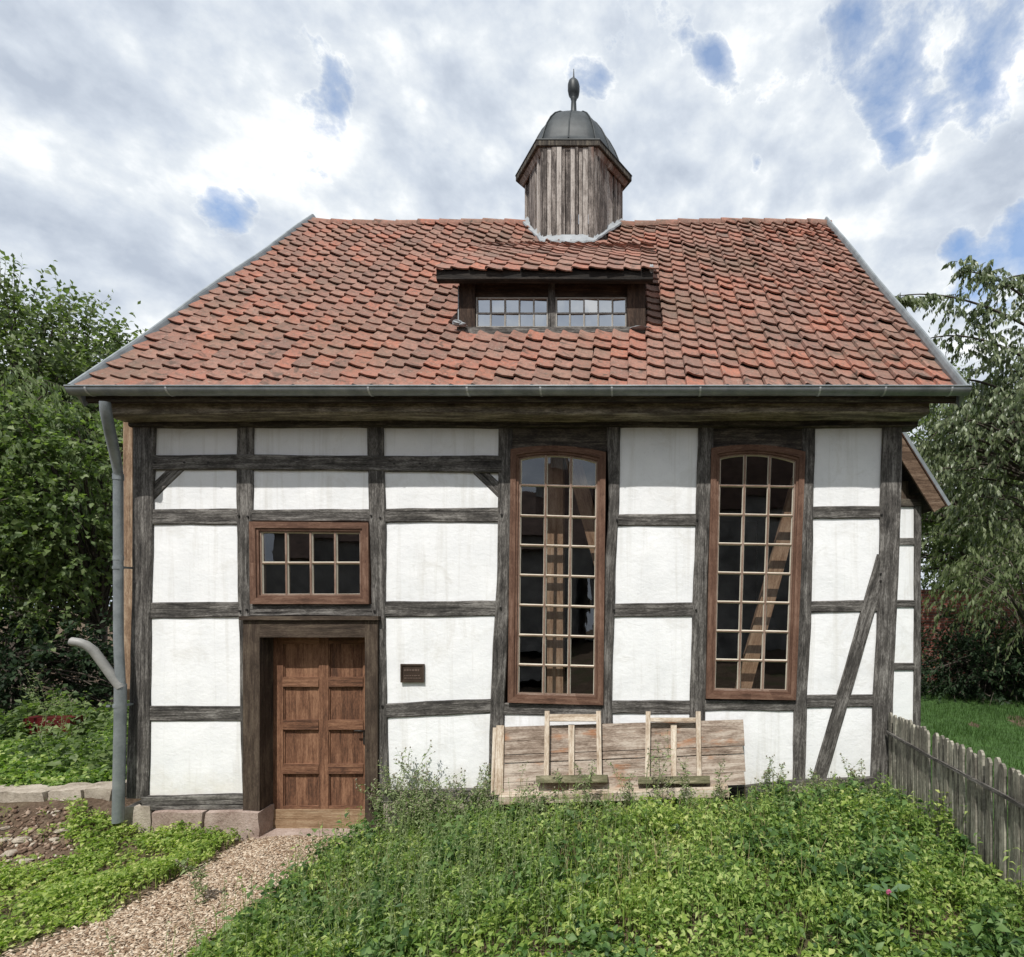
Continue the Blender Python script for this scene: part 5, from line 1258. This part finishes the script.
# ================================================================== houses across the yard (seen mirrored in the tall windows)
def house(label, x0, x1, y, zr, ze, chim=None, gable=False):
    root = empty('neighbour_house', ((x0 + x1) / 2, y, 0)); tag(root, label, 'house')
    m = MB(); m.box(((x0 + x1) / 2, y - 3, ze / 2), (x1 - x0, 6, ze)); m.build('wall', M['house_wall'], root)
    m = MB()
    if gable:
        c = (x0 + x1) / 2; rings = [[Vector((x0 - .3, yy, ze)), Vector((x1 + .3, yy, ze)), Vector((c, yy, zr))] for yy in (y - 6.2, y + .2)]
    else: rings = [[Vector((xx, y + .3, ze)), Vector((xx, y - 3, zr)), Vector((xx, y - 6.3, ze))] for xx in (x0 - .3, x1 + .3)]
    m.loft(rings, True, True); rf = m.build('roof', M['house_roof'], root)
    if chim: m = MB(); m.box((chim, y - 3, zr + .2), (.75, .6, 1.7)); m.build('chimney', M['house_wall'], rf)
house('long dark house across the yard, mirrored in the left tall window', -16, -2.6, -17.5, 8.15, 4.6, -4.1)
house('tall dark gabled house across the yard, mirrored in the right tall window', -2.0, 9.5, -18.5, 13.5, 6.5, None, True)

# ================================================================== SKY, SUN, CAMERA
EL, AZ = math.radians(56), math.radians(12)          # sun in front of the facade, a little to the left
sdir = Vector((-math.sin(AZ) * math.cos(EL), -math.cos(AZ) * math.cos(EL), math.sin(EL)))
sun = bpy.data.lights.new('sun', 'SUN'); sun.energy = 3.6; sun.angle = math.radians(.55); sun.color = (1, .965, .91)
so = bpy.data.objects.new('sun', sun); COL.objects.link(so); so.rotation_euler = sdir.to_track_quat('Z', 'Y').to_euler(); so.location = (0, -10, 20)

world = bpy.data.worlds.new('World'); SC.world = world; world.use_nodes = True; nt = world.node_tree; nt.nodes.clear()
sky = nd(nt, 'ShaderNodeTexSky'); sky.sky_type = 'NISHITA'; sky.sun_disc = False; sky.sun_elevation = EL; sky.sun_rotation = math.atan2(sdir.x, sdir.y); sky.air_density = 1.0; sky.dust_density = .6
tc = nd(nt, 'ShaderNodeTexCoord').outputs['Generated']
sepn = nd(nt, 'ShaderNodeSeparateXYZ', {0: tc})
pm = mapping(nt, tc, (1, 1, 1.45)); pm2 = mapping(nt, tc, (1, 1, 1.45), (-.012, 0, .055))
n1 = noise(nt, pm, 3.1, 12, .56, .12); n1b = noise(nt, pm2, 3.1, 12, .56, .12)
n2 = noise(nt, mapping(nt, tc, (1, 1, 1.4), (3.3, 1.2, 5)), 1.8, 4, .5, .1); n3 = noise(nt, mapping(nt, tc, (1, 1, 1.4), (7.3, 4.2, 1)), 9.0, 10, .62, .15)
n4 = noise(nt, mapping(nt, tc, (1, 1, 1.4), (2.3, 8.2, 4)), 6.5, 9, .55, .1); n4b = noise(nt, mapping(nt, tc, (1, 1, 1.4), (2.288, 8.2, 4.03)), 6.5, 9, .55, .1)
hole = None
for px, py, rad in ((333, 110, .060), (238, 216, .040), (622, 30, .085), (600, 70, .05), (662, 4, .05), (858, 5, .07), (905, 70, .075), (995, 10, .12), (890, 105, .05), (925, 115, .04), (985, 85, .04), (756, 163, .02), (1020, 255, .10), (960, 245, .05), (895, 140, .035), (715, 55, .03)):
    v = Vector(((px - CX) / F, 1, (CY - py) / F)).normalized()
    ds = nd(nt, 'ShaderNodeVectorMath', operation='DISTANCE'); nt.links.new(tc, ds.inputs[0]); ds.inputs[1].default_value = v
    h = mth(nt, 'SUBTRACT', 1.0, mth(nt, 'DIVIDE', ds.outputs['Value'], rad * .68)); hole = h if hole is None else mth(nt, 'MAXIMUM', hole, h)
hole = mth(nt, 'ADD', mth(nt, 'MULTIPLY', mth(nt, 'MAXIMUM', hole, -1.0), .75), mth(nt, 'MULTIPLY', mth(nt, 'SUBTRACT', mth(nt, 'ADD', mth(nt, 'MULTIPLY', n1, .35), mth(nt, 'MULTIPLY', n3, .65)), .5), 6.6))
gap = ramp(nt, hole, [(.10, 0.0), (.45, .45), (1.0, .80)])
emb = mth(nt, 'ADD', mth(nt, 'MULTIPLY', mth(nt, 'SUBTRACT', n1, n1b), 1.5), mth(nt, 'MULTIPLY', mth(nt, 'SUBTRACT', n4, n4b), 1.0))
shade = mth(nt, 'ADD', mth(nt, 'ADD', .5, emb), mth(nt, 'ADD', mth(nt, 'MULTIPLY', mth(nt, 'SUBTRACT', n2, .5), .55), mth(nt, 'ADD', mth(nt, 'MULTIPLY', mth(nt, 'SUBTRACT', n1, .5), .40), mth(nt, 'MULTIPLY', sepn.outputs[0], .06))))
shade = mth(nt, 'ADD', shade, ramp(nt, hole, [(.0, 0.0), (.10, .06), (.3, .0)]))
cl = ramp(nt, shade, [(.24, (4.0, 4.5, 5.3)), (.45, (5.2, 5.7, 6.4)), (.60, (6.4, 6.8, 7.2)), (.78, (8.8, 8.9, 8.9))])
skyc = mixc(nt, 1.0, sky.outputs[0], (1.3, 1.55, 1.72), 'MULTIPLY')
tot = mixc(nt, gap, cl, skyc)
bg = nd(nt, 'ShaderNodeBackground', {'Color': tot, 'Strength': .10}); wo = nd(nt, 'ShaderNodeOutputWorld'); nt.links.new(bg.outputs[0], wo.inputs[0])

cam = bpy.data.cameras.new('camera'); co = bpy.data.objects.new('camera', cam); COL.objects.link(co)
co.location = (0, -D, CZ); co.rotation_euler = (math.pi / 2, 0, 0)
cam.sensor_fit = 'HORIZONTAL'; cam.sensor_width = 36; cam.lens = F / W_PX * 36
cam.shift_x = -(CX - W_PX / 2) / W_PX; cam.shift_y = (CY - H_PX / 2) / W_PX; cam.clip_start = .05; cam.clip_end = 1000
SC.camera = co
SC.view_settings.view_transform = 'Standard'; SC.view_settings.look = 'None'; SC.view_settings.gamma = 1; SC.view_settings.exposure = .38
SC.render.resolution_x, SC.render.resolution_y = W_PX, H_PX
SC.cycles.max_bounces = 8; SC.cycles.transparent_max_bounces = 12; SC.cycles.caustics_reflective = False; SC.cycles.caustics_refractive = False
SC.cycles.use_denoising = True
SC.cycles.sample_clamp_indirect = 6
